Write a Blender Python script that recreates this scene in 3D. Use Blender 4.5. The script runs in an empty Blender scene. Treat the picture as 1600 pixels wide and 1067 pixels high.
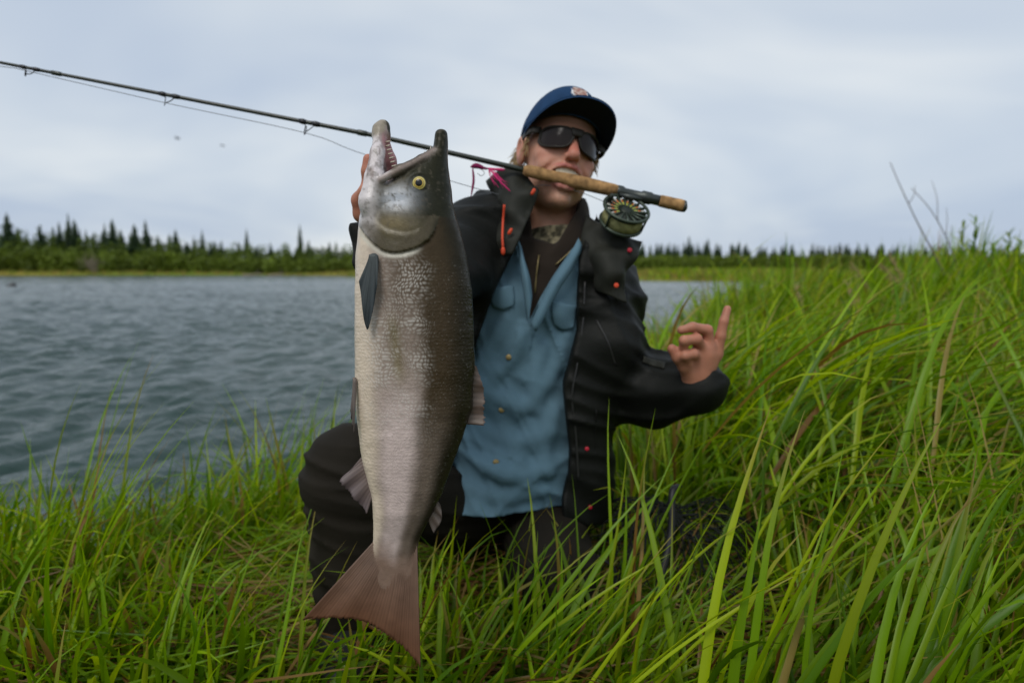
import bpy, math, random
import numpy as np
from mathutils import Vector, Matrix, Euler

random.seed(7)
rng = np.random.default_rng(11)
R = math.radians
scene = bpy.context.scene
COL = scene.collection

# ------------------------------------------------------------------ camera
F = 1600 * 24 / 36.0
CAMZ = 0.74
PITCH = R(6.0)
cam_data = bpy.data.cameras.new('camera')
cam_data.lens = 24
cam_data.sensor_width = 36
cam_data.clip_start = 0.02
cam_data.clip_end = 5000
cam_data.dof.use_dof = True
cam_data.dof.focus_distance = 0.83
cam_data.dof.aperture_fstop = 4.0
cam = bpy.data.objects.new('camera', cam_data)
COL.objects.link(cam)
cam.location = (0, 0, CAMZ)
cam.rotation_euler = (R(90) - PITCH, 0, 0)
scene.camera = cam

# ------------------------------------------------------------------ sky, sun, exposure
SUN_EL, SUN_ROT = R(52), R(205)      # soft light from high up, a little behind the photographer
world = bpy.data.worlds.new('World')
scene.world = world
world.use_nodes = True
nt = world.node_tree
nt.nodes.clear()
def wn(t, **k):
    n = nt.nodes.new(t)
    for a, b in k.items():
        setattr(n, a, b)
    return n
w_out = wn('ShaderNodeOutputWorld')
w_bg = wn('ShaderNodeBackground')
w_sky = wn('ShaderNodeTexSky', sky_type='NISHITA', sun_disc=False, sun_elevation=SUN_EL, sun_rotation=SUN_ROT)
w_sky.air_density = 1.0
w_sky.dust_density = 2.5
w_tc = wn('ShaderNodeTexCoord')
w_sep = wn('ShaderNodeSeparateXYZ')
nt.links.new(w_tc.outputs['Generated'], w_sep.inputs[0])
# cloud sheet seen in perspective: direction divided by its height
w_zz = wn('ShaderNodeMath', operation='MAXIMUM'); w_zz.inputs[1].default_value = 0.0
nt.links.new(w_sep.outputs[2], w_zz.inputs[0])
w_za = wn('ShaderNodeMath', operation='ADD'); w_za.inputs[1].default_value = 0.22
nt.links.new(w_zz.outputs[0], w_za.inputs[0])
w_dx = wn('ShaderNodeMath', operation='DIVIDE'); w_dy = wn('ShaderNodeMath', operation='DIVIDE')
nt.links.new(w_sep.outputs[0], w_dx.inputs[0]); nt.links.new(w_za.outputs[0], w_dx.inputs[1])
nt.links.new(w_sep.outputs[1], w_dy.inputs[0]); nt.links.new(w_za.outputs[0], w_dy.inputs[1])
w_cb = wn('ShaderNodeCombineXYZ')
nt.links.new(w_dx.outputs[0], w_cb.inputs[0]); nt.links.new(w_dy.outputs[0], w_cb.inputs[1])
w_n1 = wn('ShaderNodeTexNoise'); w_n1.inputs['Scale'].default_value = 0.5; w_n1.inputs['Detail'].default_value = 4
w_n1.inputs['Roughness'].default_value = 0.5; w_n1.inputs['Distortion'].default_value = 0.5
nt.links.new(w_cb.outputs[0], w_n1.inputs['Vector'])
w_r1 = wn('ShaderNodeValToRGB')
w_r1.color_ramp.elements[0].position = 0.36; w_r1.color_ramp.elements[0].color = (0.47, 0.555, 0.69, 1)
w_r1.color_ramp.elements[1].position = 0.60; w_r1.color_ramp.elements[1].color = (0.78, 0.82, 0.845, 1)
e = w_r1.color_ramp.elements.new(0.48); e.color = (0.60, 0.67, 0.755, 1)
nt.links.new(w_n1.outputs['Fac'], w_r1.inputs['Fac'])
w_sc = wn('ShaderNodeVectorMath', operation='SCALE'); w_sc.inputs['Scale'].default_value = 0.09
nt.links.new(w_sky.outputs[0], w_sc.inputs[0])
w_mx = wn('ShaderNodeMix', data_type='RGBA'); w_mx.inputs[0].default_value = 0.88
nt.links.new(w_sc.outputs[0], w_mx.inputs[6]); nt.links.new(w_r1.outputs[0], w_mx.inputs[7])
nt.links.new(w_mx.outputs[2], w_bg.inputs['Color'])
w_bg.inputs['Strength'].default_value = 1.08
nt.links.new(w_bg.outputs[0], w_out.inputs[0])

sun_data = bpy.data.lights.new('sun', 'SUN')
sun_data.energy = 1.4
sun_data.angle = R(25)
sun_data.color = (1.0, 0.96, 0.9)
sun = bpy.data.objects.new('sun', sun_data)
COL.objects.link(sun)
sd_ = Vector((math.sin(SUN_ROT) * math.cos(SUN_EL), math.cos(SUN_ROT) * math.cos(SUN_EL), math.sin(SUN_EL)))
sun.rotation_euler = sd_.to_track_quat('Z', 'Y').to_euler()

scene.view_settings.view_transform = 'Standard'
scene.view_settings.look = 'None'
scene.view_settings.gamma = 1
scene.view_settings.exposure = 0.0
scene.view_settings.use_curve_mapping = False
scene.render.engine = 'CYCLES'
scene.cycles.use_denoising = True
scene.cycles.max_bounces = 8
scene.cycles.transparent_max_bounces = 8
scene.cycles.caustics_reflective = False
scene.cycles.caustics_refractive = False

# ------------------------------------------------------------------ helpers
cp, sp = math.cos(PITCH), math.sin(PITCH)
def P(px, py, d):
    """world point seen at photo pixel (px, py) at depth d along the optical axis"""
    xc = (px - 800) / F * d
    yc = (533.5 - py) / F * d
    return np.array((xc, d * cp + yc * sp, CAMZ + yc * cp - d * sp))

def tag(o, label=None, cat=None, group=None, kind=None):
    if label: o['label'] = label
    if cat: o['category'] = cat
    if group: o['group'] = group
    if kind: o['kind'] = kind
    return o

def empty(name, loc=(0, 0, 0)):
    o = bpy.data.objects.new(name, None)
    o.empty_display_size = 0.05
    o.location = loc
    COL.objects.link(o)
    return o

def mesh_np(name, V, Fc, smooth=True):
    """V (n,3); Fc (m,3) or (m,4) int array, or list of such arrays"""
    me = bpy.data.meshes.new(name)
    V = np.asarray(V, dtype=np.float32)
    if not isinstance(Fc, (list, tuple)):
        Fc = [Fc]
    Fc = [np.asarray(f, dtype=np.int32) for f in Fc if len(f)]
    me.vertices.add(len(V))
    me.vertices.foreach_set('co', V.ravel())
    nl = sum(f.size for f in Fc)
    npoly = sum(len(f) for f in Fc)
    me.loops.add(nl)
    me.polygons.add(npoly)
    me.loops.foreach_set('vertex_index', np.concatenate([f.ravel() for f in Fc]))
    tot = np.concatenate([np.full(len(f), f.shape[1], dtype=np.int32) for f in Fc])
    st = np.concatenate([[0], np.cumsum(tot)[:-1]]).astype(np.int32)
    me.polygons.foreach_set('loop_start', st)
    me.polygons.foreach_set('loop_total', tot)
    me.polygons.foreach_set('use_smooth', np.full(npoly, smooth, dtype=bool))
    me.update(calc_edges=True)
    me.validate()
    return me

def set_col(me, C, name='col'):
    C = np.asarray(C, dtype=np.float32)
    if C.shape[1] == 3:
        C = np.concatenate([C, np.ones((len(C), 1), np.float32)], 1)
    a = me.attributes.new(name, 'FLOAT_COLOR', 'POINT')
    a.data.foreach_set('color', np.ascontiguousarray(C).ravel())

def set_vec(me, C, name='fuv'):
    a = me.attributes.new(name, 'FLOAT_VECTOR', 'POINT')
    a.data.foreach_set('vector', np.ascontiguousarray(np.asarray(C, np.float32)).ravel())

def obj(name, me, mat=None, parent=None, loc=None):
    o = bpy.data.objects.new(name, me)
    if mat is not None and not me.materials:
        me.materials.append(mat)
    COL.objects.link(o)
    if parent is not None:
        o.parent = parent
        par = parent
        # everything below is built in world space: undo the parents' offsets
        inv = Matrix.Identity(4)
        while par is not None:
            inv = inv @ Matrix.Translation(-par.location)
            par = par.parent
        if loc is None and not me.get('local'):
            o.location = inv.translation
    if loc is not None:
        o.location = loc
    return o

class MB:
    """collects simple shapes into one mesh"""
    def __init__(s):
        s.V = []; s.F4 = []; s.F3 = []; s.n = 0
    def add(s, V, F4=None, F3=None):
        V = np.asarray(V, float)
        if F4 is not None and len(F4): s.F4.append(np.asarray(F4, int) + s.n)
        if F3 is not None and len(F3): s.F3.append(np.asarray(F3, int) + s.n)
        s.V.append(V); s.n += len(V)
    def tube(s, pts, radii, seg=8, cap=True):
        V, F4, F3 = tube_geo(pts, radii, seg, cap)
        s.add(V, F4, F3)
    def build(s, name, mat, parent=None, smooth=True, loc=None):
        fs = []
        if s.F4: fs.append(np.concatenate(s.F4))
        if s.F3: fs.append(np.concatenate(s.F3))
        return obj(name, mesh_np(name, np.concatenate(s.V), fs, smooth), mat, parent, loc)

def frames(pts):
    pts = np.asarray(pts, float)
    t = np.gradient(pts, axis=0)
    t /= np.linalg.norm(t, axis=1)[:, None] + 1e-12
    ref = np.array((0, 0, 1.0)) if abs(t[0, 2]) < 0.9 else np.array((1.0, 0, 0))
    u = np.cross(t[0], ref); u /= np.linalg.norm(u)
    U = []
    for i in range(len(pts)):
        u = u - t[i] * np.dot(u, t[i]); u /= np.linalg.norm(u)
        U.append(u.copy())
    U = np.array(U)
    return t, U, np.cross(t, U)

def tube_geo(pts, radii, seg=8, cap=True):
    pts = np.asarray(pts, float)
    n = len(pts)
    radii = np.broadcast_to(np.asarray(radii, float), (n,))
    t, U, W = frames(pts)
    a = np.linspace(0, 2 * np.pi, seg, endpoint=False)
    V = pts[:, None] + radii[:, None, None] * (np.cos(a)[None, :, None] * U[:, None] + np.sin(a)[None, :, None] * W[:, None])
    V = V.reshape(-1, 3)
    F4 = []
    for i in range(n - 1):
        for j in range(seg):
            k = (j + 1) % seg
            F4.append((i * seg + j, i * seg + k, (i + 1) * seg + k, (i + 1) * seg + j))
    F3 = []
    if cap:
        V = np.concatenate([V, pts[:1], pts[-1:]])
        c0, c1 = n * seg, n * seg + 1
        for j in range(seg):
            k = (j + 1) % seg
            F3.append((c0, k, j)); F3.append((c1, (n - 1) * seg + j, (n - 1) * seg + k))
    return V, F4, F3

def spline(pts, n):
    """Catmull-Rom through pts, n samples"""
    pts = np.asarray(pts, float)
    if len(pts) == 2:
        return pts[0] + np.linspace(0, 1, n)[:, None] * (pts[1] - pts[0])
    d = np.concatenate([[0], np.cumsum(np.linalg.norm(np.diff(pts, axis=0), axis=1))])
    q = np.concatenate([[2 * pts[0] - pts[1]], pts, [2 * pts[-1] - pts[-2]]])
    s = np.linspace(0, d[-1], n)
    i = np.clip(np.searchsorted(d, s, side='right') - 1, 0, len(pts) - 2)
    u = ((s - d[i]) / (d[i + 1] - d[i] + 1e-12))[:, None]
    p0, p1, p2, p3 = q[i], q[i + 1], q[i + 2], q[i + 3]
    return 0.5 * (2 * p1 + (p2 - p0) * u + (2 * p0 - 5 * p1 + 4 * p2 - p3) * u ** 2 + (3 * p1 - p0 - 3 * p2 + p3) * u ** 3)

def sheet(rows, thick, ny=None, nx=None, bump=0.0, bscale=20.0, edge=True):
    """thick cloth-like sheet lofted through rows of world points; returns V, F4"""
    rows = [np.asarray(r, float) for r in rows]
    nx = nx or 24; ny = ny or 24
    rows = np.array([spline(r, nx) for r in rows])
    G = np.stack([spline(rows[:, j], ny) for j in range(nx)], 1)      # ny,nx,3
    du = np.gradient(G, axis=1); dv = np.gradient(G, axis=0)
    N = np.cross(du, dv); N /= np.linalg.norm(N, axis=2)[..., None] + 1e-12
    if bump:
        nz = vnoise(G.reshape(-1, 3) * bscale).reshape(ny, nx) - 0.5
        G = G + N * (nz * bump)[..., None]
    # rounded rim
    ii = np.minimum(np.arange(ny), np.arange(ny)[::-1])[:, None]; jj = np.minimum(np.arange(nx), np.arange(nx)[::-1])[None]
    e = np.clip(np.minimum(ii, jj) / 1.5, 0.15, 1)
    T = (thick * 0.5 * np.sqrt(e))[..., None]
    A = G + N * T; B = G - N * T
    idx = np.arange(ny * nx).reshape(ny, nx)
    f = np.stack([idx[:-1, :-1], idx[:-1, 1:], idx[1:, 1:], idx[1:, :-1]], -1).reshape(-1, 4)
    fb = f[:, ::-1] + ny * nx
    rim = np.concatenate([idx[0, :-1], idx[:-1, -1], idx[-1, ::-1][:-1], idx[::-1, 0][:-1]])
    rn = np.roll(rim, -1)
    fr = np.stack([rn, rim, rim + ny * nx, rn + ny * nx], -1)
    return np.concatenate([A.reshape(-1, 3), B.reshape(-1, 3)]), np.concatenate([f, fb, fr])

def vnoise(p):
    p = np.asarray(p, np.float32)
    i = np.floor(p).astype(np.int64)
    f = (p - i).astype(np.float32)
    f = f * f * (3 - 2 * f)
    def h(a, b, c):
        n = (a * 374761393 + b * 668265263 + c * 2147483647 * 31) & 0xFFFFFFFF
        n = ((n ^ (n >> 13)) * 1274126177) & 0xFFFFFFFF
        n = (n ^ (n >> 16)) & 0xFFFF
        return n.astype(np.float32) / 65535.0
    x, y, z = i[:, 0], i[:, 1], i[:, 2]
    out = 0
    for dx in (0, 1):
        wx = f[:, 0] if dx else 1 - f[:, 0]
        for dy in (0, 1):
            wy = f[:, 1] if dy else 1 - f[:, 1]
            for dz in (0, 1):
                wz = f[:, 2] if dz else 1 - f[:, 2]
                out = out + wx * wy * wz * h(x + dx, y + dy, z + dz)
    return out

def fbm(p, o=3):
    s, a, t = 0, 0.5, 0
    p = np.asarray(p, np.float32)
    for k in range(o):
        s = s + a * vnoise(p * (2 ** k) + 17.3 * k); t += a; a *= 0.5
    return s / t

# ---- implicit shapes -> mesh (sparse surface nets)
def rc(p, a, b, r1, r2):
    a = np.asarray(a, np.float32); b = np.asarray(b, np.float32)
    ba = b - a
    q = p - a
    h = np.clip(q @ ba / max(float(ba @ ba), 1e-12), 0, 1)
    return np.linalg.norm(q - h[:, None] * ba, axis=1) - (r1 + (r2 - r1) * h)
def ell(p, c, r, M=None):
    q = p - np.asarray(c, np.float32)
    if M is not None: q = q @ np.asarray(M, np.float32)
    r = np.asarray(r, np.float32)
    k0 = np.linalg.norm(q / r, axis=1); k1 = np.linalg.norm(q / (r * r), axis=1)
    return k0 * (k0 - 1) / (k1 + 1e-9)
def smin(a, b, k):
    h = np.clip(0.5 + 0.5 * (b - a) / k, 0, 1)
    return b + (a - b) * h - k * h * (1 - h)
def smax(a, b, k):
    return -smin(-a, -b, k)
def chain(p, pts, rs, k=0.006):
    d = rc(p, pts[0], pts[1], rs[0], rs[1])
    for i in range(1, len(pts) - 1):
        d = smin(d, rc(p, pts[i], pts[i + 1], rs[i], rs[i + 1]), k)
    return d
def sstep(a, b, x):
    t = np.clip((x - a) / (b - a), 0, 1)
    return t * t * (3 - 2 * t)

def snet(f, lo, hi, h, B=8, pad=1.7):
    lo = np.asarray(lo, float); hi = np.asarray(hi, float)
    S = B * h
    nb = np.ceil((hi - lo) / S).astype(int)
    idx = np.stack(np.meshgrid(*[np.arange(k) for k in nb], indexing='ij'), -1).reshape(-1, 3)
    cen = (lo + (idx + 0.5) * S).astype(np.float32)
    d = np.concatenate([f(c) for c in np.array_split(cen, max(1, len(cen) // 200000))])
    idx = idx[np.abs(d) < S * 0.87 * pad]
    g = np.arange(B + 1)
    off = np.stack(np.meshgrid(g, g, g, indexing='ij'), -1).reshape(-1, 3)
    cor = np.array([(a, b, c) for a in (0, 1) for b in (0, 1) for c in (0, 1)])
    E = [(i, j) for i in range(8) for j in range(i + 1, 8) if np.abs(cor[i] - cor[j]).sum() == 1]
    NX, NY = nb[0] * B + 2, nb[1] * B + 2
    keys, verts, sg = [], [], []
    for ch in np.array_split(idx, max(1, len(idx) // 300)):
        if not len(ch): continue
        gi = ch[:, None, :] * B + off[None]
        v = f((lo + gi.reshape(-1, 3) * h).astype(np.float32)).reshape(len(ch), B + 1, B + 1, B + 1)
        s = v < 0
        cnt = sum(s[:, a:a + B, b:b + B, c:c + B].astype(np.int8) for a, b, c in cor)
        n, i, j, k = np.nonzero((cnt > 0) & (cnt < 8))
        if not len(n): continue
        val = np.stack([v[n, i + a, j + b, k + c] for a, b, c in cor], 1)
        acc = np.zeros((len(n), 3)); w = np.zeros(len(n))
        for a, b in E:
            m = (val[:, a] < 0) != (val[:, b] < 0)
            t = np.where(m, val[:, a] / np.where(m, val[:, a] - val[:, b], 1), 0)
            acc += m[:, None] * (cor[a] + t[:, None] * (cor[b] - cor[a])); w += m
        cell = ch[n] * B + np.stack([i, j, k], 1)
        verts.append(lo + (cell + acc / w[:, None]) * h)
        c1 = cell + 1
        keys.append(c1[:, 0] + c1[:, 1] * NX + c1[:, 2].astype(np.int64) * NX * NY)
        sv = val < 0
        sg.append(np.stack([sv[:, 0], sv[:, 4], sv[:, 2], sv[:, 1]], 1))
    keys = np.concatenate(keys); verts = np.concatenate(verts); sg = np.concatenate(sg)
    o = np.argsort(keys); keys = keys[o]; verts = verts[o]; sg = sg[o]
    st = (1, NX, NX * NY)
    quads = []
    for ax in range(3):
        b, c = st[(ax + 1) % 3], st[(ax + 2) % 3]
        m = np.nonzero(sg[:, 0] != sg[:, ax + 1])[0]
        kk = keys[m]
        q = np.stack([kk, kk - b, kk - b - c, kk - c], 1)
        pos = np.clip(np.searchsorted(keys, q), 0, len(keys) - 1)
        ok = (keys[pos] == q).all(1)
        pos = pos[ok]; ins = sg[m[ok], 0]
        pos[~ins] = pos[~ins][:, ::-1]
        quads.append(pos)
    return verts, np.concatenate(quads)

# ------------------------------------------------------------------ materials
def new_mat(name):
    m = bpy.data.materials.new(name)
    m.use_nodes = True
    n = m.node_tree.nodes; n.clear()
    out = n.new('ShaderNodeOutputMaterial')
    return m, m.node_tree, out

def pmat(name, base=(0.5, 0.5, 0.5), rough=0.6, spec=0.5, metal=0.0, attr=None, nscale=0, namt=0.0, bump=0.0, bscale=200,
         sss=0.0, coat=0.0, sheen=0.0, bdist=0.002, alt=None):
    m, t, out = new_mat(name)
    N, L = t.nodes, t.links
    b = N.new('ShaderNodeBsdfPrincipled')
    L.new(b.outputs[0], out.inputs[0])
    b.inputs['Roughness'].default_value = rough
    b.inputs['Specular IOR Level'].default_value = spec
    b.inputs['Metallic'].default_value = metal
    b.inputs['Coat Weight'].default_value = coat
    b.inputs['Sheen Weight'].default_value = sheen
    if sss:
        b.inputs['Subsurface Weight'].default_value = sss
        b.inputs['Subsurface Radius'].default_value = (0.012, 0.005, 0.003)
        b.inputs['Subsurface Scale'].default_value = 0.5
    tc = N.new('ShaderNodeTexCoord')
    src = None
    if attr:
        a = N.new('ShaderNodeAttribute'); a.attribute_name = attr
        src = a.outputs['Color']
    else:
        c = N.new('ShaderNodeRGB'); c.outputs[0].default_value = (*base, 1); src = c.outputs[0]
    if nscale:
        nz = N.new('ShaderNodeTexNoise'); nz.inputs['Scale'].default_value = nscale; nz.inputs['Detail'].default_value = 6
        L.new(tc.outputs['Object'], nz.inputs['Vector'])
        if alt:
            rp = N.new('ShaderNodeMapRange'); rp.inputs[1].default_value = 0.4; rp.inputs[2].default_value = 0.62
            L.new(nz.outputs['Fac'], rp.inputs[0])
            mx = N.new('ShaderNodeMix'); mx.data_type = 'RGBA'
            L.new(rp.outputs[0], mx.inputs[0]); L.new(src, mx.inputs[6]); mx.inputs[7].default_value = (*alt, 1)
            src = mx.outputs[2]
        else:
            mr = N.new('ShaderNodeMapRange'); mr.inputs[1].default_value = 0.25; mr.inputs[2].default_value = 0.75
            mr.inputs[3].default_value = 1 - namt; mr.inputs[4].default_value = 1 + namt
            L.new(nz.outputs['Fac'], mr.inputs[0])
            vm = N.new('ShaderNodeVectorMath'); vm.operation = 'SCALE'
            L.new(src, vm.inputs[0]); L.new(mr.outputs[0], vm.inputs['Scale'])
            src = vm.outputs[0]
    L.new(src, b.inputs['Base Color'])
    if bump:
        nb = N.new('ShaderNodeTexNoise'); nb.inputs['Scale'].default_value = bscale; nb.inputs['Detail'].default_value = 4
        L.new(tc.outputs['Object'], nb.inputs['Vector'])
        bp = N.new('ShaderNodeBump'); bp.inputs['Strength'].default_value = bump; bp.inputs['Distance'].default_value = bdist
        L.new(nb.outputs['Fac'], bp.inputs['Height']); L.new(bp.outputs[0], b.inputs['Normal'])
    return m

def leaf_mat(name, attr='col', trans=0.35, rough=0.45, gloss=0.06):
    m, t, out = new_mat(name)
    N, L = t.nodes, t.links
    a = N.new('ShaderNodeAttribute'); a.attribute_name = attr
    df = N.new('ShaderNodeBsdfDiffuse'); tr = N.new('ShaderNodeBsdfTranslucent'); gl = N.new('ShaderNodeBsdfGlossy')
    gl.inputs['Roughness'].default_value = rough
    gl.inputs['Color'].default_value = (0.8, 0.85, 0.8, 1)
    L.new(a.outputs['Color'], df.inputs['Color']); 
    g = N.new('ShaderNodeVectorMath'); g.operation = 'MULTIPLY'; g.inputs[1].default_value = (1.25, 1.2, 0.6)
    L.new(a.outputs['Color'], g.inputs[0]); L.new(g.outputs[0], tr.inputs['Color'])
    m1 = N.new('ShaderNodeMixShader'); m1.inputs[0].default_value = trans
    L.new(df.outputs[0], m1.inputs[1]); L.new(tr.outputs[0], m1.inputs[2])
    m2 = N.new('ShaderNodeMixShader'); m2.inputs[0].default_value = gloss
    L.new(m1.outputs[0], m2.inputs[1]); L.new(gl.outputs[0], m2.inputs[2])
    L.new(m2.outputs[0], out.inputs[0])
    return m

# ------------------------------------------------------------------ the lake, the banks
WATER_Z = -0.22
near_shore = [(-400, -60), (-60, -2.0), (-12, 1.3), (-4, 1.75), (-1.9, 1.95), (-1.1, 2.12), (-0.62, 2.45), (-0.3, 2.95), (0.08, 3.7), (0.52, 4.7),
              (1.38, 6.8), (3.0, 10.0), (6.5, 15), (11, 24), (17, 37), (23.5, 50)]
far_shore = [(24.5, 53.5), (18, 56), (10, 60), (0, 66), (-10, 74), (-17, 80), (-22, 92), (-27, 108), (-36, 116), (-55, 113), (-80, 110), (-130, 112), (-220, 120), (-420, 150)]
WPOLY = np.array(near_shore + far_shore, float)

def sd_water(x, y):
    """signed distance to the water's outline, positive on land"""
    p = np.stack([x, y], -1)
    d2 = np.full(x.shape, 1e12); ins = np.zeros(x.shape, bool)
    n = len(WPOLY)
    for i in range(n):
        a, b = WPOLY[i], WPOLY[(i + 1) % n]
        e = b - a; w = p - a
        t = np.clip((w @ e) / (e @ e), 0, 1)
        q = w - t[..., None] * e
        d2 = np.minimum(d2, (q ** 2).sum(-1))
        c = (a[1] <= p[..., 1]) != (b[1] <= p[..., 1])
        xi = a[0] + (p[..., 1] - a[1]) / (e[1] if e[1] else 1e-9) * e[0]
        ins ^= c & (p[..., 0] < xi)
    d = np.sqrt(d2)
    return np.where(ins, -d, d)

def ground_z(x, y):
    x = np.asarray(x, float); y = np.asarray(y, float)
    s = sd_water(x, y)
    far = y - 0.9 * x > 42
    wob = fbm(np.stack([x * 0.9, y * 0.9, x * 0], -1).reshape(-1, 3), 3).reshape(x.shape) - 0.5
    zl = -0.34 + 0.34 * sstep(-0.1, 0.75, s + wob * 0.25)
    zw = -0.34 - np.clip(-s * 0.15, 0, 2.5)
    z = np.where(s > -0.1, zl, zw) + wob * 0.10 * sstep(0, 1, s)
    # hummocky rise of the meadow
    z = z + 0.30 * np.exp(-(((x - 3.6) / 1.7) ** 2 + ((y - 4.9) / 1.9) ** 2)) * (s > 0) * sstep(0, 1.5, s)
    z = z + np.where(far, 0.35 * sstep(1, 8, s) + 0.3 * sstep(10, 60, s), 0)
    return z

def polar_grid(rr, aa):
    r, a = np.meshgrid(rr, aa, indexing='ij')
    return r * np.sin(a), r * np.cos(a)
def grid_faces(n, m):
    i = np.arange(n * m).reshape(n, m)
    return np.stack([i[:-1, :-1], i[1:, :-1], i[1:, 1:], i[:-1, 1:]], -1).reshape(-1, 4)

aa = np.concatenate([np.linspace(-np.pi, -0.9, 40, endpoint=False), np.linspace(-0.9, 0.9, 260, endpoint=False), np.linspace(0.9, np.pi, 41)])
rr = np.concatenate([[0.01], np.geomspace(0.3, 3000, 230)])
gx, gy = polar_grid(rr, aa)
gz = ground_z(gx, gy)
gcol_n = fbm(np.stack([gx * 0.06, gy * 0.06, gx * 0], -1).reshape(-1, 3), 4)
me = mesh_np('ground', np.stack([gx, gy, gz], -1).reshape(-1, 3), grid_faces(*gx.shape)[:, ::-1])
gs = sd_water(gx, gy).ravel(); gr = np.hypot(gx, gy).ravel()
mud = np.array((0.045, 0.034, 0.018)); gra = np.array((0.13, 0.17, 0.018)); gold = np.array((0.22, 0.19, 0.03))
k = sstep(20, 45, gr)[:, None]
farc = gra * (1 - sstep(0.4, 0.6, gcol_n)[:, None]) + gold * sstep(0.4, 0.6, gcol_n)[:, None]
set_col(me, mud * (1 - k) + farc * k)
M_ground = pmat('soil', attr='col', rough=0.95, spec=0.1, nscale=9, namt=0.4, bump=0.6, bscale=30, bdist=0.03)
ground = tag(obj('ground', me, M_ground), kind='structure')

# water with real wind waves
wr = np.concatenate([np.geomspace(1.6, 60, 700), np.geomspace(61, 700, 60)])
wa = np.linspace(-1.35, 0.95, 520)
wx, wy = polar_grid(wr, wa)
def waves(x, y):
    z = np.zeros_like(x)
    prng = np.random.default_rng(5)
    wob = fbm(np.stack([x * 0.35, y * 0.35, x * 0], -1).reshape(-1, 3), 3).reshape(x.shape)
    for i in range(26):
        lam = 0.15 * 1.066 ** i
        th = R(-62) + prng.normal(0, 0.5)
        k_ = 2 * np.pi / lam
        amp = 0.0086 * lam ** 0.8
        ph = prng.uniform(0, 6.28) + wob * 5
        s = np.sin(k_ * (x * math.sin(th) + y * math.cos(th)) + ph)
        z += amp * (s - 0.35 * np.abs(s) )
    return z * (0.45 + 1.1 * wob)
wz = WATER_Z + waves(wx, wy)
me = mesh_np('lake', np.stack([wx, wy, wz], -1).reshape(-1, 3), grid_faces(*wx.shape)[:, ::-1])
m, t, out = new_mat('lake_water')
N, L = t.nodes, t.links
b = N.new('ShaderNodeBsdfPrincipled'); L.new(b.outputs[0], out.inputs[0])
b.inputs['Base Color'].default_value = (0.030, 0.056, 0.049, 1)
b.inputs['Specular IOR Level'].default_value = 0.27
b.inputs['Roughness'].default_value = 0.16
b.inputs['IOR'].default_value = 1.33
tc = N.new('ShaderNodeTexCoord')
mp = N.new('ShaderNodeMapping'); mp.inputs['Scale'].default_value = (0.7, 1.5, 1); mp.inputs['Rotation'].default_value = (0, 0, R(12))
L.new(tc.outputs['Object'], mp.inputs[0])
n1 = N.new('ShaderNodeTexNoise'); n1.inputs['Scale'].default_value = 3.2; n1.inputs['Detail'].default_value = 5; n1.inputs['Roughness'].default_value = 0.6
L.new(mp.outputs[0], n1.inputs['Vector'])
bp = N.new('ShaderNodeBump'); bp.inputs['Strength'].default_value = 0.7; bp.inputs['Distance'].default_value = 0.07
L.new(n1.outputs['Fac'], bp.inputs['Height']); L.new(bp.outputs[0], b.inputs['Normal'])
tag(obj('lake', me, m), kind='structure')

# ------------------------------------------------------------------ far shore: spruces, thicket, grass
M_bark = pmat('spruce_bark', (0.09, 0.07, 0.055), 0.9, 0.1, nscale=20, namt=0.3)
M_leaf = leaf_mat('leaf', trans=0.25, gloss=0.02)
def spruce_mesh(seed, slim):
    r = random.Random(seed)
    V, F3, C = [], [], []
    z = 0.06
    lev = 30
    for i in range(lev):
        f = i / (lev - 1)
        z = 0.05 + 0.94 * f
        rad = slim * ((1 - f) ** 0.8 * (0.75 + 0.5 * r.random()) + 0.02)
        nb = 7 if f < 0.7 else 5
        a0 = r.random() * 6.28
        for b_ in range(nb):
            a = a0 + b_ * 6.283 / nb + r.uniform(-0.3, 0.3)
            l = rad * r.uniform(0.65, 1.15)
            dx, dy = math.cos(a), math.sin(a)
            sx, sy = -dy, dx
            dz = -0.30 * l + (0.05 * l if f > 0.8 else 0)
            w = l * 0.34 + 0.006
            n0 = len(V)
            base = (0, 0, z + 0.012)
            for (t_, ww) in ((0.35, w), (0.7, w * 0.8)):
                V.append((dx * l * t_ + sx * ww, dy * l * t_ + sy * ww, z + dz * t_ - 0.02 - 0.1 * ww))
                V.append((dx * l * t_ - sx * ww, dy * l * t_ - sy * ww, z + dz * t_ - 0.02 - 0.1 * ww))
            V.append(base); V.append((dx * l, dy * l, z + dz * 0.8))
            V.append((dx * l * 0.55, dy * l * 0.55, z + dz * 0.5 + 0.008))
            F3 += [(n0 + 4, n0, n0 + 6), (n0 + 4, n0 + 6, n0 + 1), (n0, n0 + 2, n0 + 6), (n0 + 1, n0 + 6, n0 + 3), (n0 + 2, n0 + 5, n0 + 6), (n0 + 3, n0 + 6, n0 + 5)]
            c = r.uniform(0.7, 1.3)
            C += [(0.035 * c, 0.062 * c, 0.028 * c)] * 7
    me_ = mesh_np('crown', np.array(V), np.array(F3), False)
    set_col(me_, np.array(C)); me_.materials.append(M_leaf)
    Vt, F4, F3_ = tube_geo([(0, 0, -0.1), (0, 0, 0.4), (0, 0, 1.0)], [0.02, 0.013, 0.002], 7)
    mt = mesh_np('trunk', Vt, [np.array(F4), np.array(F3_)]); mt.materials.append(M_bark)
    return me_, mt
SPR = [spruce_mesh(1, 0.23), spruce_mesh(2, 0.19), spruce_mesh(3, 0.28), spruce_mesh(4, 0.135), spruce_mesh(5, 0.33)]

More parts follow.
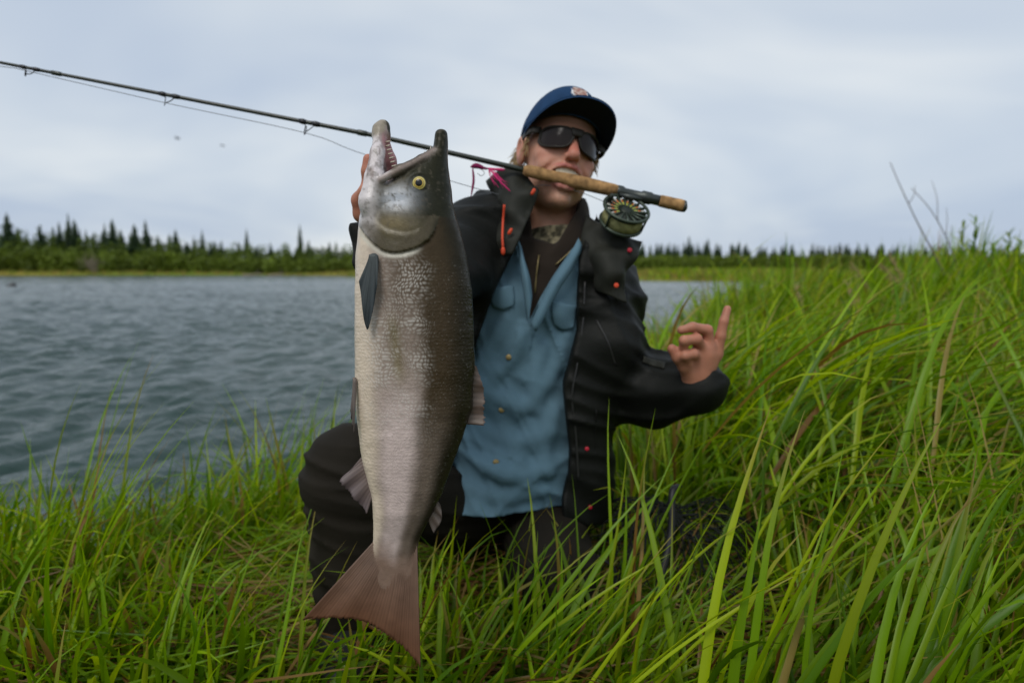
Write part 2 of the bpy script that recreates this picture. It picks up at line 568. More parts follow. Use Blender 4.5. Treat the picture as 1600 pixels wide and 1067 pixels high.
def spruce(px, topy, D, kind, label, group):
    p = P(px, 421, D)
    x, y = p[0], p[1]
    zb = float(ground_z(np.array([x]), np.array([y]))[0]) - 0.1
    h = P(px, topy, D)[2] - zb
    o = empty('spruce_tree', (x, y, zb))
    o.scale = (h, h, h)
    rz = random.uniform(0, 6.28)
    o.rotation_euler = (random.uniform(-.02, .02), random.uniform(-.02, .02), rz)
    tag(o, label, 'tree', group)
    for nm, me_ in (('crown', SPR[kind][0]), ('trunk', SPR[kind][1])):
        c = bpy.data.objects.new(nm, me_); COL.objects.link(c); c.parent = o
    return o

G1 = 'spruces above the thicket on the far shore'
special = [  # px, top y, depth, kind, label
    (18, 332, 124, 2, 'broad dark spruce at the left end of the far treeline'),
    (112, 333, 126, 3, 'thin spruce spire rising highest between the two left groups'),
    (122, 342, 126, 0, 'spruce just right of the thin spire on the far left shore'),
    (97, 346, 124, 1, 'spruce just left of the thin spire on the far left shore'),
    (178, 341, 124, 0, 'tall dark spruce directly above the pale dead shrub'),
    (166, 348, 125, 3, 'narrow spruce close left of the one above the dead shrub'),
    (68, 352, 125, 2, 'rounded spruce between the leftmost spruce and the thin spire'),
    (214, 350, 124, 4, 'wide spruce left of a dense dark spruce on the far shore'),
    (232, 343, 125, 1, 'dense dark spruce above the bare patch of far shore'),
    (276, 358, 126, 2, 'feathery spruce standing alone in the middle of the left treeline'),
    (305, 368, 128, 3, 'short narrow spruce beside a taller column on the far shore'),
    (319, 358, 128, 3, 'columnar spruce with a gap of sky on its right'),
    (387, 357, 130, 3, 'isolated thin spruce column halfway between the left edge and the fish'),
    (470, 350, 128, 3, 'tallest narrow spruce to the left of the hanging fish'),
    (484, 374, 128, 1, 'lower spruce tucked against the narrow one left of the fish'),
    (1076, 368, 190, 1, 'tall spruce directly above the raised hand across the water'),
    (1104, 372, 190, 0, 'dark spruce right of the tall one above the raised hand'),
    (1236, 381, 190, 4, 'broad bushy spruce above the end of the water at right'),
    (1323, 379, 190, 3, 'thin spruce poking up just left of the bare twigs'),
    (1054, 380, 190, 1, 'small spruce close left of the tall one above the raised hand'),
    (1153, 375, 190, 3, 'thin lone spruce spire midway between the raised hand and the end of the water'),
    (1268, 384, 190, 0, 'small spruce right of the broad bushy one at the end of the water'),
    (1296, 384, 190, 1, 'small spruce second left of the bare twigs'),
]
for px, ty, D, kd, lb in special:
    spruce(px, ty, D, kd, lb, G1)
# the crowded rest of the wood reads as one mass
def wood(pxs, topf, d0, d1, seed):
    g = np.random.default_rng(seed)
    Vs, Fs, Cs, n_ = [], [], [], 0
    for px in pxs:
        px = px + g.uniform(-5, 5); D = g.uniform(d0, d1)
        x, y = P(px, 421, D)[:2]
        zb = float(ground_z(np.array([x]), np.array([y]))[0]) - 0.1
        h = P(px, topf(px) + g.uniform(-7, 8), D)[2] - zb
        me_ = SPR[g.choice([0, 0, 1, 1, 2, 3])][0]
        co = np.zeros(len(me_.vertices) * 3, np.float32); me_.vertices.foreach_get('co', co); co = co.reshape(-1, 3) * h
        a = g.uniform(0, 6.28); c_, s_ = math.cos(a), math.sin(a)
        co = np.stack([co[:, 0] * c_ - co[:, 1] * s_ + x, co[:, 0] * s_ + co[:, 1] * c_ + y, co[:, 2] + zb], -1)
        fc = np.zeros(len(me_.polygons) * 3, np.int32); me_.polygons.foreach_get('vertices', fc)
        cl_ = np.zeros(len(me_.vertices) * 4, np.float32); me_.attributes['col'].data.foreach_get('color', cl_)
        Vs.append(co); Fs.append(fc.reshape(-1, 3) + n_); Cs.append(cl_.reshape(-1, 4)[:, :3] * g.uniform(.8, 1.25)); n_ += len(co)
    me_ = mesh_np('spruce_wood', np.concatenate(Vs), np.concatenate(Fs), False); set_col(me_, np.concatenate(Cs))
    return obj('spruce_wood', me_, M_leaf)
tag(wood(np.arange(-60, 960, 10), lambda q: np.interp(q, [-60, 0, 120, 240, 300, 400, 560, 960], [356, 358, 360, 366, 378, 384, 382, 384]), 122, 136, 1),
    'crowded low spruce wood behind the thicket across the lake at left', 'forest', kind='stuff')
tag(wood(np.arange(955, 1700, 4.5), lambda q: np.interp(q, [960, 1050, 1250, 1600], [379, 382, 385, 386]), 185, 205, 2),
    'crowded low spruce wood across the lake at right', 'forest', kind='stuff')

def leaf_cloud(centers, radii, nper, size, cols, seed):
    """many small leaf quads inside lumpy volumes"""
    g = np.random.default_rng(seed)
    n = len(centers)
    k = np.repeat(np.arange(n), nper)
    d = g.normal(size=(len(k), 3)); d /= np.linalg.norm(d, axis=1)[:, None]
    rad = g.uniform(0.35, 1, len(k)) ** 0.5
    lump = 0.7 + 0.6 * vnoise(d * 2.2 + k[:, None] * 3.1)
    c = centers[k] + d * (rad * lump)[:, None] * radii[k]
    u = g.normal(size=(len(k), 3)); u /= np.linalg.norm(u, axis=1)[:, None]
    v = np.cross(u, g.normal(size=(len(k), 3))); v /= np.linalg.norm(v, axis=1)[:, None]
    s = (size * g.uniform(0.6, 1.4, len(k)))[:, None]
    Q = np.stack([c - u * s, c + v * s * 0.6, c + u * s, c - v * s * 0.6], 1).reshape(-1, 3)
    Fq = np.arange(len(Q)).reshape(-1, 4)
    C = cols[k] * g.uniform(0.65, 1.35, (len(k), 1))
    return Q, Fq, np.repeat(C, 4, 0)

cen, rad, cl = [], [], []
g = np.random.default_rng(3)
for px in np.arange(-90, 980, 5.0):
    for row in range(3):
        D = 119 + row * 4 + g.uniform(-1, 1)
        x, y = P(px + g.uniform(-4, 4), 421, D)[:2]
        if sd_water(np.array([x]), np.array([y]))[0] < 1.0: continue
        zb = float(ground_z(np.array([x]), np.array([y]))[0])
        top = np.interp(px, [-90, 60, 230, 330, 560, 980], [7.6, 7.3, 6.4, 4.8, 4.4, 4.4]) * (0.5 + 0.22 * row) * g.uniform(0.75, 1.2)
        cen.append((x, y, zb + top * 0.45)); rad.append((g.uniform(0.9, 1.9), 1.3, top * 0.6))
        a = g.random(); cl.append(np.array((0.10, 0.145, 0.022)) * (0.7 + 0.6 * a) if row else np.array((0.13, 0.18, 0.022)) * (0.65 + 0.7 * a))
for px in np.arange(950, 1720, 7.0):
    for row in range(2):
        D = 120 + row * 18
        x, y = P(px + g.uniform(-4, 4), 421, D)[:2]
        zb = float(ground_z(np.array([x]), np.array([y]))[0])
        top = g.uniform(2.0, 2.9) + row * 0.5
        cen.append((x, y, zb + top * 0.4)); rad.append((g.uniform(1.2, 2.4), 1.3, top * 0.6))
        cl.append(np.array((0.13, 0.18, 0.022)) * g.uniform(0.7, 1.2))
Q, Fq, C = leaf_cloud(np.array(cen), np.array(rad), 170, 0.23, np.array(cl), 8)
me = mesh_np('thicket', Q, Fq, False); set_col(me, C)
tag(obj('thicket', me, M_leaf), 'dense green willow thicket along the far shore of the lake', 'shrubs', kind='stuff')

# far marsh grass at the water line
n = 26000
px = g.uniform(-150, 1750, n); D = np.where(g.random(n) < 0.5, g.uniform(48, 80, n), g.uniform(78, 135, n))
x = (px - 800) / F * D; y = D * 1.0
s = sd_water(x, y)
ok = (s > 0.2) & (s < 25)
x, y = x[ok], y[ok]; n = len(x)
z = ground_z(x, y)
hgt = g.uniform(0.25, 0.6, n); w = g.uniform(0.12, 0.3, n)
Q = np.stack([np.stack([x - w, y, z - 0.05], -1), np.stack([x + w, y, z - 0.05], -1), np.stack([x + g.uniform(-.15, .15, n), y + .05, z + hgt], -1)], 1).reshape(-1, 3)
cc = np.where(g.random((n, 1)) < 0.55, np.array((0.16, 0.19, 0.02)), np.array((0.25, 0.20, 0.04))) * g.uniform(0.7, 1.2, (n, 1))
me = mesh_np('marsh_grass', Q, np.arange(len(Q)).reshape(-1, 3), False); set_col(me, np.repeat(cc, 3, 0))
tag(obj('marsh_grass', me, M_leaf), 'yellow green marsh grass edging the far shore', 'grass', kind='stuff')

# pale dead shrub, driftwood and a rock
M_dead = pmat('dead_wood', (0.27, 0.22, 0.17), 0.9, 0.1, nscale=12, namt=0.3)
def tree_twigs(mb, p0, d, L_, r0, depth, rg):
    d = d / np.linalg.norm(d)
    pts = [p0]
    for i in range(4):
        d = d + rg.normal(0, 0.16, 3); d /= np.linalg.norm(d)
        pts.append(pts[-1] + d * L_ / 4)
    mb.tube(pts, np.linspace(r0, r0 * 0.45, 5), 5)
    if depth:
        for i in range(3):
            k_ = rg.integers(1, 5)
            dd = d + rg.normal(0, 0.7, 3)
            tree_twigs(mb, pts[k_], dd, L_ * 0.6, r0 * 0.5, depth - 1, rg)
base = P(150, 424, 113); base[2] = float(ground_z(base[:1], base[1:2])[0])
o = tag(empty('dead_shrub', base), 'pale leafless dead shrub leaning by the far waterline', 'shrub')
rg = np.random.default_rng(4)
for i in range(7):
    mb = MB(); tree_twigs(mb, base + rg.normal(0, 0.5, 3) * (1, 1, 0), np.array((rg.uniform(-.6, .6), rg.uniform(-.3, .3), 1.0)), 2.4, 0.07, 2, rg)
    mb.build('branch', M_dead, o)
for i, (px, py, ln, lb) in enumerate([(395, 432, 3.0, 'long grey driftwood log at the far waterline'), (432, 431, 2.2, 'shorter driftwood log right of the long one on the far waterline')]):
    D = 100 - i * 3
    p = P(px, py, D); p[2] = WATER_Z + 0.12
    mb = MB()
    pts = spline([p + (-ln / 2, 0, 0), p + (0, .3, .1), p + (ln / 2, .1, .25)], 12)
    mb.tube(pts, np.linspace(.16, .07, 12) * (1 + .15 * np.sin(np.arange(12) * 2.1)), 9)
    lg = mb.build('driftwood_log', M_dead); tag(lg, lb, 'driftwood', 'driftwood at the far shore')
    mb = MB(); mb.tube(spline([pts[7], pts[7] + (.2, 0, .45), pts[7] + (.5, 0, .7)], 6), np.linspace(.05, .02, 6), 6); mb.build('branch', M_dead, lg)
p = P(18, 447, 40); p[2] = WATER_Z
V, Q4 = snet(lambda q: smin(ell(q, p + (0, 0, .0), (.30, .2, .13)), ell(q, p + (.1, .02, .1), (.13, .11, .12)), .08) + .05 * (fbm(q * 6) - .5), p - .5, p + .5, .025)
tag(obj('rock', mesh_np('rock', V, Q4), pmat('wet_rock', (0.03, 0.03, 0.03), 0.5, nscale=14, namt=.4)), 'small dark rock poking out of the lake at left', 'rock')

# two birds far off in the sky
M_bird = pmat('bird_plumage', (0.05, 0.05, 0.055), 0.8)
for (px, py, tilt, lb) in ((277, 217, 0.05, 'tiny bird in flight, farther from the fish'), (348, 228, -0.03, 'tiny bird in flight, nearer to the fish')):
    c = P(px, py, 42)
    o = tag(empty('bird', c), lb, 'bird', 'birds over the lake')
    V, Q4 = snet(lambda q: smin(ell(q, c, (.10, .035, .03)), smin(ell(q, c + (.105, 0, .012), (.028, .022, .022)), ell(q, c + (-.13, 0, 0), (.05, .03, .008)), .02), .02), c - .3, c + .3, .012)
    obj('body', mesh_np('body', V, Q4), M_bird, o)
    for s in (-1, 1):
        rows = [[c + (.05, s * .02, .02), c + (.0, s * .02, .02), c + (-.06, s * .02, .015)],
                [c + (.05, s * .17, .045 + tilt), c + (.0, s * .17, .05 + tilt), c + (-.05, s * .17, .04 + tilt)],
                [c + (.0, s * .34, .02), c + (-.015, s * .34, .02), c + (-.04, s * .33, .015)]]
        V, Q4 = sheet(rows, .008, 10, 6)
        obj('wing', mesh_np('wing', V, Q4), M_bird, o)

# ------------------------------------------------------------------ grass
def blades(base, L_, w, az, lean, bend, S, col, tipcol=None, fold=True, twist=None, g=None):
    """ribbons following an arc; returns V, F4, C"""
    n = len(base)
    s = np.linspace(0, 1, S + 1)
    th = lean[:, None] + bend[:, None] * s[None] ** 1.6
    ds = (L_ / S)[:, None]
    hx = np.concatenate([np.zeros((n, 1)), np.cumsum(np.sin(th[:, :-1]) * ds, 1)], 1)
    hz = np.concatenate([np.zeros((n, 1)), np.cumsum(np.cos(th[:, :-1]) * ds, 1)], 1)
    dx, dy = np.cos(az), np.sin(az)
    wig = 0.02 * np.sin(s[None] * 5 + az[:, None] * 7) * L_[:, None] * s[None]
    cx = base[:, 0, None] + hx * dx[:, None] - wig * dy[:, None]
    cy = base[:, 1, None] + hx * dy[:, None] + wig * dx[:, None]
    cz = base[:, 2, None] + hz
    prof = (0.55 + 0.45 * np.minimum(s / 0.25, 1)) * (1 - s ** 2.6)
    prof[-1] = 0.02
    ww = w[:, None] * prof[None] * 0.5
    tw = (twist if twist is not None else np.zeros(n))[:, None] * s[None]
    # side vector, rotated about the blade's own line
    sx0, sy0 = -dy[:, None], dx[:, None]
    nx_, nz_ = -np.cos(th), np.sin(th)
    ux = np.cos(tw) * sx0 + np.sin(tw) * nx_ * dx[:, None]
    uy = np.cos(tw) * sy0 + np.sin(tw) * nx_ * dy[:, None]
    uz = np.sin(tw) * nz_
    Cn = np.stack([cx, cy, cz], -1); U = np.stack([ux, uy, uz], -1)
    a = Cn + U * ww[..., None]; b = Cn - U * ww[..., None]
    if fold:
        nn = np.stack([nx_ * dx[:, None], nx_ * dy[:, None], nz_], -1)
        mdl = Cn - nn * (ww * 0.5)[..., None]
        V = np.stack([a, mdl, b], 2); K = 3
    else:
        V = np.stack([a, b], 2); K = 2
    idx = np.arange(n * (S + 1) * K).reshape(n, S + 1, K)
    Fs = [np.stack([idx[:, :-1, j], idx[:, :-1, j + 1], idx[:, 1:, j + 1], idx[:, 1:, j]], -1).reshape(-1, 4) for j in range(K - 1)]
    tipc = col if tipcol is None else tipcol
    m_ = np.clip((s - 0.6) / 0.4, 0, 1)[None, :, None] ** 1.5
    C = col[:, None] * (1 - m_) + tipc[:, None] * m_
    C = np.repeat(C[:, :, None], K, 2)
    return V.reshape(-1, 3), np.concatenate(Fs), C.reshape(-1, 3)

GREENS = np.array([1.14, 1.10, 1.0]) * np.array([(0.135, 0.255, 0.003), (0.20, 0.33, 0.004), (0.085, 0.19, 0.003), (0.28, 0.38, 0.005), (0.15, 0.28, 0.004)])
DRY = np.array([(0.30, 0.18, 0.05), (0.36, 0.27, 0.08), (0.22, 0.11, 0.03)])
def grass_cols(n, g, dry=0.05, tipdry=0.2):
    c = GREENS[g.integers(0, len(GREENS), n)] * g.uniform(0.6, 1.25, (n, 1))
    t = c * 1.05
    d = g.random(n) < dry
    c[d] = DRY[g.integers(0, 3, d.sum())]
    t2 = g.random(n) < tipdry
    t[t2] = DRY[g.integers(0, 3, t2.sum())]
    return c, t
M_grass = leaf_mat('grass_blade', trans=0.42, rough=0.4, gloss=0.02)

def clear_of_things(x, y):
    """true where no kneeling person, boot or net bag presses the grass down"""
    a = ((x + 0.02) / 0.27) ** 2 + ((y - 1.50) / 0.30) ** 2 > 1
    b_ = ((x + 0.33) / 0.15) ** 2 + ((y - 1.20) / 0.16) ** 2 > 1
    c_ = (((x - 0.33) / 0.24) ** 2 + ((y - 1.36) / 0.20) ** 2 > 1) | (vnoise(np.stack([x * 90, y * 90, x * 0], -1)) < .42)
    return a & b_ & c_

def field(n, r0, r1, a0, a1, hfun, wfun, S, seed, fold, dry=0.05, lean0=0.25, clump=2.5, pw=1.0):
    g = np.random.default_rng(seed)
    r = r0 + (r1 - r0) * g.random(n) ** pw
    a = g.uniform(a0, a1, n)
    x, y = r * np.sin(a), r * np.cos(a)
    # gather into clumps
    cn = vnoise(np.stack([x * clump, y * clump, x * 0 + seed], -1))
    keep = (g.random(n) < np.clip(2.2 * (cn - .22), .08, 1)) & (sd_water(x, y) > g.uniform(-0.12, 0.3, n)) & clear_of_things(x, y)
    x, y, cn, r = x[keep], y[keep], cn[keep], r[keep]
    n = len(x)
    L_ = hfun(x, y, g) * g.uniform(0.55, 1.15, n) * (0.75 + 0.5 * cn)
    w = wfun(r) * g.uniform(0.6, 1.3, n)
    wind = vnoise(np.stack([x * 1.1, y * 1.1, x * 0 + 5 + seed], -1))
    az = g.uniform(0, 6.283, n)
    az = np.where(g.random(n) < 0.55, (wind - 0.5) * 4 + 0.2 + g.normal(0, 0.5, n), az)
    lean = np.abs(g.normal(0, lean0, n))
    bend = np.abs(g.normal(1.0, 0.7, n))
    c, t = grass_cols(n, g, dry)
    z = ground_z(x, y) - 0.02
    return blades(np.stack([x, y, z], -1), L_, w, az, lean, bend, S, c, t, fold, g.normal(0, 0.7, n), g)

def hgt(x, y, g):
    right = sstep(0.0, 2.0, x)
    h = 0.36 + 0.32 * right
    # short beside the water in front of the lake so it shows
    s = sd_water(x, y)
    lft = sstep(0.3, -0.2, x)
        # low and thin on the open left shore, a tall stand beside the raised knee
    stand = np.exp(-(((x + .62) / .28) ** 2 + ((y - 2.15) / .4) ** 2))
    trod = np.exp(-(((x + .52) / .30) ** 2 + ((y - 1.38) / .25) ** 2)) + .8 * np.exp(-(((x - .28) / .22) ** 2 + ((y - 1.20) / .16) ** 2))
    return h * (1 - 0.18 * lft * (1 - stand)) * (1 + .5 * stand) * (1 - .5 * np.clip(trod, 0, 1))
parts = []
parts.append(field(17000, 0.95, 3.2, -1.0, 0.95, hgt, lambda r: 0.0115 + 0 * r, 7, 21, True, 0.06, pw=0.8))
parts.append(field(34000, 3.0, 9.0, -0.25, 0.95, hgt, lambda r: 0.014 + 0.0014 * r, 5, 22, False, 0.05))
parts.append(field(42000, 8.0, 30.0, 0.0, 0.95, lambda x, y, g: 0.55 + 0 * x, lambda r: 0.012 + 0.0022 * r, 3, 23, False, 0.08))
parts.append(field(26000, 28.0, 80.0, 0.2, 0.95, lambda x, y, g: 0.6 + 0 * x, lambda r: 0.05 + 0.003 * r, 2, 24, False, 0.12))
parts.append(field(2600, 1.2, 6.0, -0.2, 0.9, lambda x, y, g: 0.5 + .2 * sstep(0., 2., x), lambda r: 0.004 + 0.001 * r, 6, 26, False, 0.85, lean0=.5))
parts.append(field(7000, 0.4, 3.0, 0.95, 5.3, hgt, lambda r: 0.008 + 0 * r, 5, 25, False))
def merge(parts):
    V, Fq, C, o = [], [], [], 0
    for v, f, c in parts:
        V.append(v); Fq.append(f + o); C.append(c); o += len(v)
    return np.concatenate(V), np.concatenate(Fq), np.concatenate(C)
V, Fq, C = merge(parts)
me = mesh_np('grass', V, Fq); set_col(me, C)
tag(obj('grass', me, M_grass), 'tall green sedge grass covering the bank and the meadow', 'grass', kind='stuff')

# flattened, yellowed litter round the trodden spot
g = np.random.default_rng(31)
n = 5200
x = g.normal(-0.30, 0.55, n); y = g.normal(1.45, 0.42, n)
ok = (y > 0.85) & (sd_water(x, y) > 0.05)
x, y = x[ok], y[ok]; n = len(x)
c = np.where(g.random((n, 1)) < 0.6, GREENS[g.integers(0, 5, n)] * 0.9, DRY[g.integers(0, 3, n)] * 0.75)
z = ground_z(x, y) + g.uniform(0.0, 0.07, n)
V, Fq, C = blades(np.stack([x, y, z], -1), g.uniform(0.15, 0.5, n), g.uniform(0.004, 0.008, n), g.uniform(-0.9, 0.9, n) + (g.random(n) < .3) * 3.14,
                  g.uniform(1.25, 1.6, n), g.uniform(-0.1, 0.25, n), 5, c, c, True, g.normal(0, 0.9, n), g)
me = mesh_np('flattened_grass', V, Fq); set_col(me, C)
tag(obj('flattened_grass', me, M_grass), 'flattened yellowing grass trodden down around the boot', 'grass', kind='stuff')

g = np.random.default_rng(33)
n = 1500
x = g.normal(0.72, 0.42, n); y = g.normal(2.0, 0.4, n)
ok = clear_of_things(x, y) & (x > .42); x, y = x[ok], y[ok]; n = len(x)
c, t_ = grass_cols(n, g, .08, .2)
V, Fq, C = blades(np.stack([x, y, ground_z(x, y) + g.uniform(.12, .34, n)], -1), g.uniform(0.3, 0.65, n), g.uniform(0.008, 0.015, n), np.clip(g.normal(-.1, .9, n), -1.5, 1.5),
                  g.uniform(.35, 1.25, n), g.uniform(.4, 1.3, n), 7, c, t_, True, g.normal(0, 0.8, n), g)
me = mesh_np('matted_grass', V, Fq); set_col(me, C)
tag(obj('matted_grass', me, M_grass), 'bright matted grass bent over under the raised hand', 'grass', kind='stuff')

# ------------------------------------------------------------------ the salmon
FD = 0.85                       # depth at which it is held up
FS = FD / F                     # metres per photo pixel there
FO = P(640, 530, FD)
def fl(px, py, w=0.0):
    """fish-local point (x right, y away from the camera, z up)"""
    return np.array(((px - 640) * FS, w, (530 - py) * FS))
yk = np.array([202, 206, 213, 222, 232, 242, 258, 270, 280, 288, 294, 302, 315, 340, 360, 380, 400, 450, 520, 580, 640, 680, 720, 770, 800, 840, 870, 900, 925], float)
Lk = np.array([682, 680.5, 679, 678, 677, 672, 650, 630, 614, 604, 596, 584, 572, 563, 561, 559, 557, 556, 555, 556, 557, 562, 567, 580, 584, 582, 578, 584, 600], float)
Rk = np.array([698, 699, 699.5, 700, 700, 699.5, 700.5, 702, 703, 704, 705, 706, 707.5, 713, 719, 724, 729, 737, 741, 742, 737, 724, 710, 692, 676, 656, 649, 640, 622], float)
Wk = np.array([.0095, .0105, .0125, .0145, .0165, .019, .0235, .028, .032, .0345, .0365, .0385, .042, .0455, .047, .0475, .0475, .050, .0515, .0495, .0455, .041, .0355, .0275, .0225, .0100, .0042, .0018, .0008])
def smooth_interp(y, xs):
    # monotone-ish smooth lookup
    t = np.linspace(yk[0], yk[-1], 1600)
    v = np.interp(t, yk, xs)
    kern = np.hanning(29); kern /= kern.sum()
    vp = np.pad(v, 14, mode='edge')
    vs = np.convolve(vp, kern, 'valid')
    m_ = np.clip((t - yk[0]) / 26, 0, 1)
    return np.interp(y, t, v * (1 - m_) + vs * m_)
op_edge = np.array([(684, 345), (677, 367), (660, 384), (632, 395), (604, 394), (582, 379), (566, 362)], float)   # rear rim of the gill cover
pre_edge = np.array([(600, 318), (588, 342), (604, 358), (632, 365), (650, 361)], float)
def onto_flank(a):
    return np.array((800.0, 533.0)) + (a - np.array((800.0, 533.0))) * .955      # the flank lies nearer than the mid-plane
op_edge = onto_flank(op_edge); pre_edge = onto_flank(pre_edge)
op_s = spline(op_edge, 22); pre_s = spline(pre_edge, 14)
def d_poly(px, py, poly):
    d = np.full(px.shape, 1e9); s = np.zeros(px.shape)
    for i in range(len(poly) - 1):
        a, b_ = poly[i], poly[i + 1]
        e_ = b_ - a
        t_ = np.clip(((px - a[0]) * e_[0] + (py - a[1]) * e_[1]) / (e_ @ e_), 0, 1)
        qx = px - a[0] - t_ * e_[0]; qy = py - a[1] - t_ * e_[1]
        dd = np.hypot(qx, qy)
        sg_ = np.sign(e_[0] * qy - e_[1] * qx)
        m_ = dd < d
        d = np.where(m_, dd, d); s = np.where(m_, sg_, s)
    return d, s
EYE = fl(661, 297)
def fish_sdf(q):
    px = 640 + q[:, 0] / FS; py = 530 - q[:, 2] / FS; w = q[:, 1]
    yc = np.clip(py, yk[0], yk[-1])
    L_ = smooth_interp(yc, Lk); R_ = smooth_interp(yc, Rk); W_ = smooth_interp(yc, Wk) + 1e-4
    c = (L_ + R_) / 2; h = np.maximum((R_ - L_) / 2, .8)
    u = (px - c) / h; v = w / W_
    k0 = np.sqrt(u * u + np.abs(v) ** 2.15)
    d = (k0 - 1) * np.minimum(h * FS, W_) * 0.9
    d = smax(d, (yk[0] + 1 - py) * FS, .006); d = np.maximum(d, (py - yk[-1]) * FS)
    # lower jaw: two mandibles meeting in a hooked tip, floor of the mouth between them
    for s in (-1, 1):
        sh = 13 if s > 0 else 0
        d = smin(d, chain(q, [fl(590, 322, s * .026), fl(591 + sh * 1.4, 285, s * .024), fl(594 + sh * .8, 245, s * .016), fl(595.5, 212, s * .005)], [.018, .0112, .0082, .008], .006), .009)
    d = smin(d, chain(q, [fl(595, 214, 0), fl(596, 203, 0), fl(599, 197, 0)], [.0095, .0098, .0072], .006), .006)
    d = smin(d, rc(q, fl(602.5, 210, -.003), fl(602, 214, .004), .0048, .0048), .004)       # hooked knob
    floor_ = chain(q, [fl(586, 310, 0), fl(590, 270, 0), fl(594, 235, 0)], [.020, .009, .005], .01)
    d = smin(d, floor_, .008)
    # maxilla: the long bone along the upper jaw
    d = smin(d, chain(q, [fl(603, 291, -.034), fl(632, 275, -.031), fl(662, 256, -.022), fl(680, 240, -.013)], [.0042, .0058, .005, .004], .004), .003)
    d = smin(d, chain(q, [fl(603, 291, .034), fl(632, 275, .031), fl(662, 256, .022), fl(680, 240, .013)], [.0042, .0058, .005, .004], .004), .003)
    # mouth cavity
    d = smax(d, -chain(q, [fl(612, 275, 0), fl(620, 292, 0), fl(628, 312, 0)], [.017, .018, .012], .01), .005)
    # gill cover: stands proud of the body, sharp rear rim
    dd, sg_ = d_poly(px, py, op_s)
    inside = (sg_ > 0)
    near = np.exp(-(dd / 15) ** 2)
    d = d - np.where(inside, .0022 * np.exp(-(dd / 26) ** 2), -.0012 * np.exp(-(dd / 7) ** 2)) * sstep(345, 385, py) 
    d2, s2 = d_poly(px, py, pre_s)
    d = d + (.0007 * np.exp(-(d2 / 3.0) ** 2) - .0006 * np.exp(-((d2 - 6) / 5.0) ** 2) * (s2 > 0)) * sstep(318, 345, py)
    # soft hollows of the cheek, ring round the eye
    re = np.hypot(px - 661, py - 297)
    d = d + .0016 * np.exp(-((re - 12.5) / 2.5) ** 2) + .0015 * np.exp(-(re / 9) ** 2)
    d = d + .0022 * np.exp(-(((px - 625) / 22) ** 2 + ((py - 325) / 12) ** 2))
    d = d + .0010 * (fbm(np.stack([px * .05, py * .05, w * 40], -1), 3) - .5)
    # lateral line and a few dents in the flank
    d = d + .0007 * np.exp(-(((px - 655 + 10 * np.sin(py / 150)) / 3) ** 2)) * sstep(420, 460, py) * sstep(860, 780, py)
    d = d + .0026 * np.exp(-((px - 628 - (py - 540) * .12) / 7) ** 2) * sstep(500, 530, py) * sstep(600, 560, py)
    d = d + .0012 * (fbm(np.stack([px * .02, py * .035, w * 0], -1), 2) - .5) * sstep(560, 640, py)
    return d
V, Q4 = snet(fish_sdf, fl(548, 935, -.066), fl(750, 190, .066), .0019)
me = mesh_np('body', V, Q4)
px = 640 + V[:, 0] / FS; py = 530 - V[:, 2] / FS; w = V[:, 1]
L_ = smooth_interp(np.clip(py, 302, 925), Lk); R_ = smooth_interp(np.clip(py, 302, 925), Rk)
s = np.clip((px - L_) / (R_ - L_), 0, 1)
nz = fbm(np.stack([px * .03, py * .02, w * 10], -1), 4)
nf = fbm(np.stack([px * .25, py * .2, w * 100], -1), 3)
def mixc(a, b_, t_):
    return a * (1 - t_[:, None]) + np.asarray(b_) * t_[:, None]
body = np.tile(np.array((.66, .55, .43)), (len(V), 1))                                   # cream belly
sw = s + (nz - .5) * .10
body = mixc(body, (.285, .225, .185), sstep(.10, .30, sw))                               # silvery flank
upper = sstep(600, 430, py)
body = mixc(body, (.085, .058, .034), sstep(.20, .46, sw) * upper * .85)
body = mixc(body, (.64, .52, .49), sstep(560, 680, py) * sstep(.12, .35, sw) * sstep(.72, .5, sw) * .85)  # pinkish silver near the tail, with a bright highlight painted down its middle
body = mixc(body, (.052, .036, .019), sstep(.50, .68, sw) * (1 - .45 * sstep(600, 720, py)))
body = mixc(body, (.024, .020, .011), sstep(.76, .94, sw))
body = mixc(body, (.21, .14, .105), sstep(835, 890, py + (nz - .5) * 70))
body = mixc(body, (.16, .13, .06), np.exp(-((px - 628 - (py - 540) * .12) / 9) ** 2) * sstep(480, 520, py) * sstep(610, 570, py) * .7)
body *= (0.86 + .28 * nf)[:, None]
# head
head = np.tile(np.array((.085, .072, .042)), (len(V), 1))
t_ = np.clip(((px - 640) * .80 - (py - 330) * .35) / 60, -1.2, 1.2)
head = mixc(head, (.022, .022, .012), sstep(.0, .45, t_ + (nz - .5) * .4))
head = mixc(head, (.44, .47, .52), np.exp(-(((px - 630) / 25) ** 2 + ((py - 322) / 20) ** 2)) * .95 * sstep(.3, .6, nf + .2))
head = mixc(head, (.68, .63, .63), sstep(606, 584, px + (py - 300) * -.05) * sstep(405, 330, py) * .95)
head = mixc(head, (.20, .155, .075), np.exp(-(((px - 622) / 26) ** 2 + ((py - 358) / 15) ** 2)) * .8)
head = mixc(head, (.085, .07, .045), np.exp(-((d_poly(px, py, op_s)[0] - 10) / 9) ** 2) * (py > 345) * .75)
dpre, _s = d_poly(px, py, pre_s)
head = mixc(head, (.34, .30, .23), np.exp(-(dpre / 2.0) ** 2) * .5 * sstep(330, 350, py) * sstep(648, 620, px))
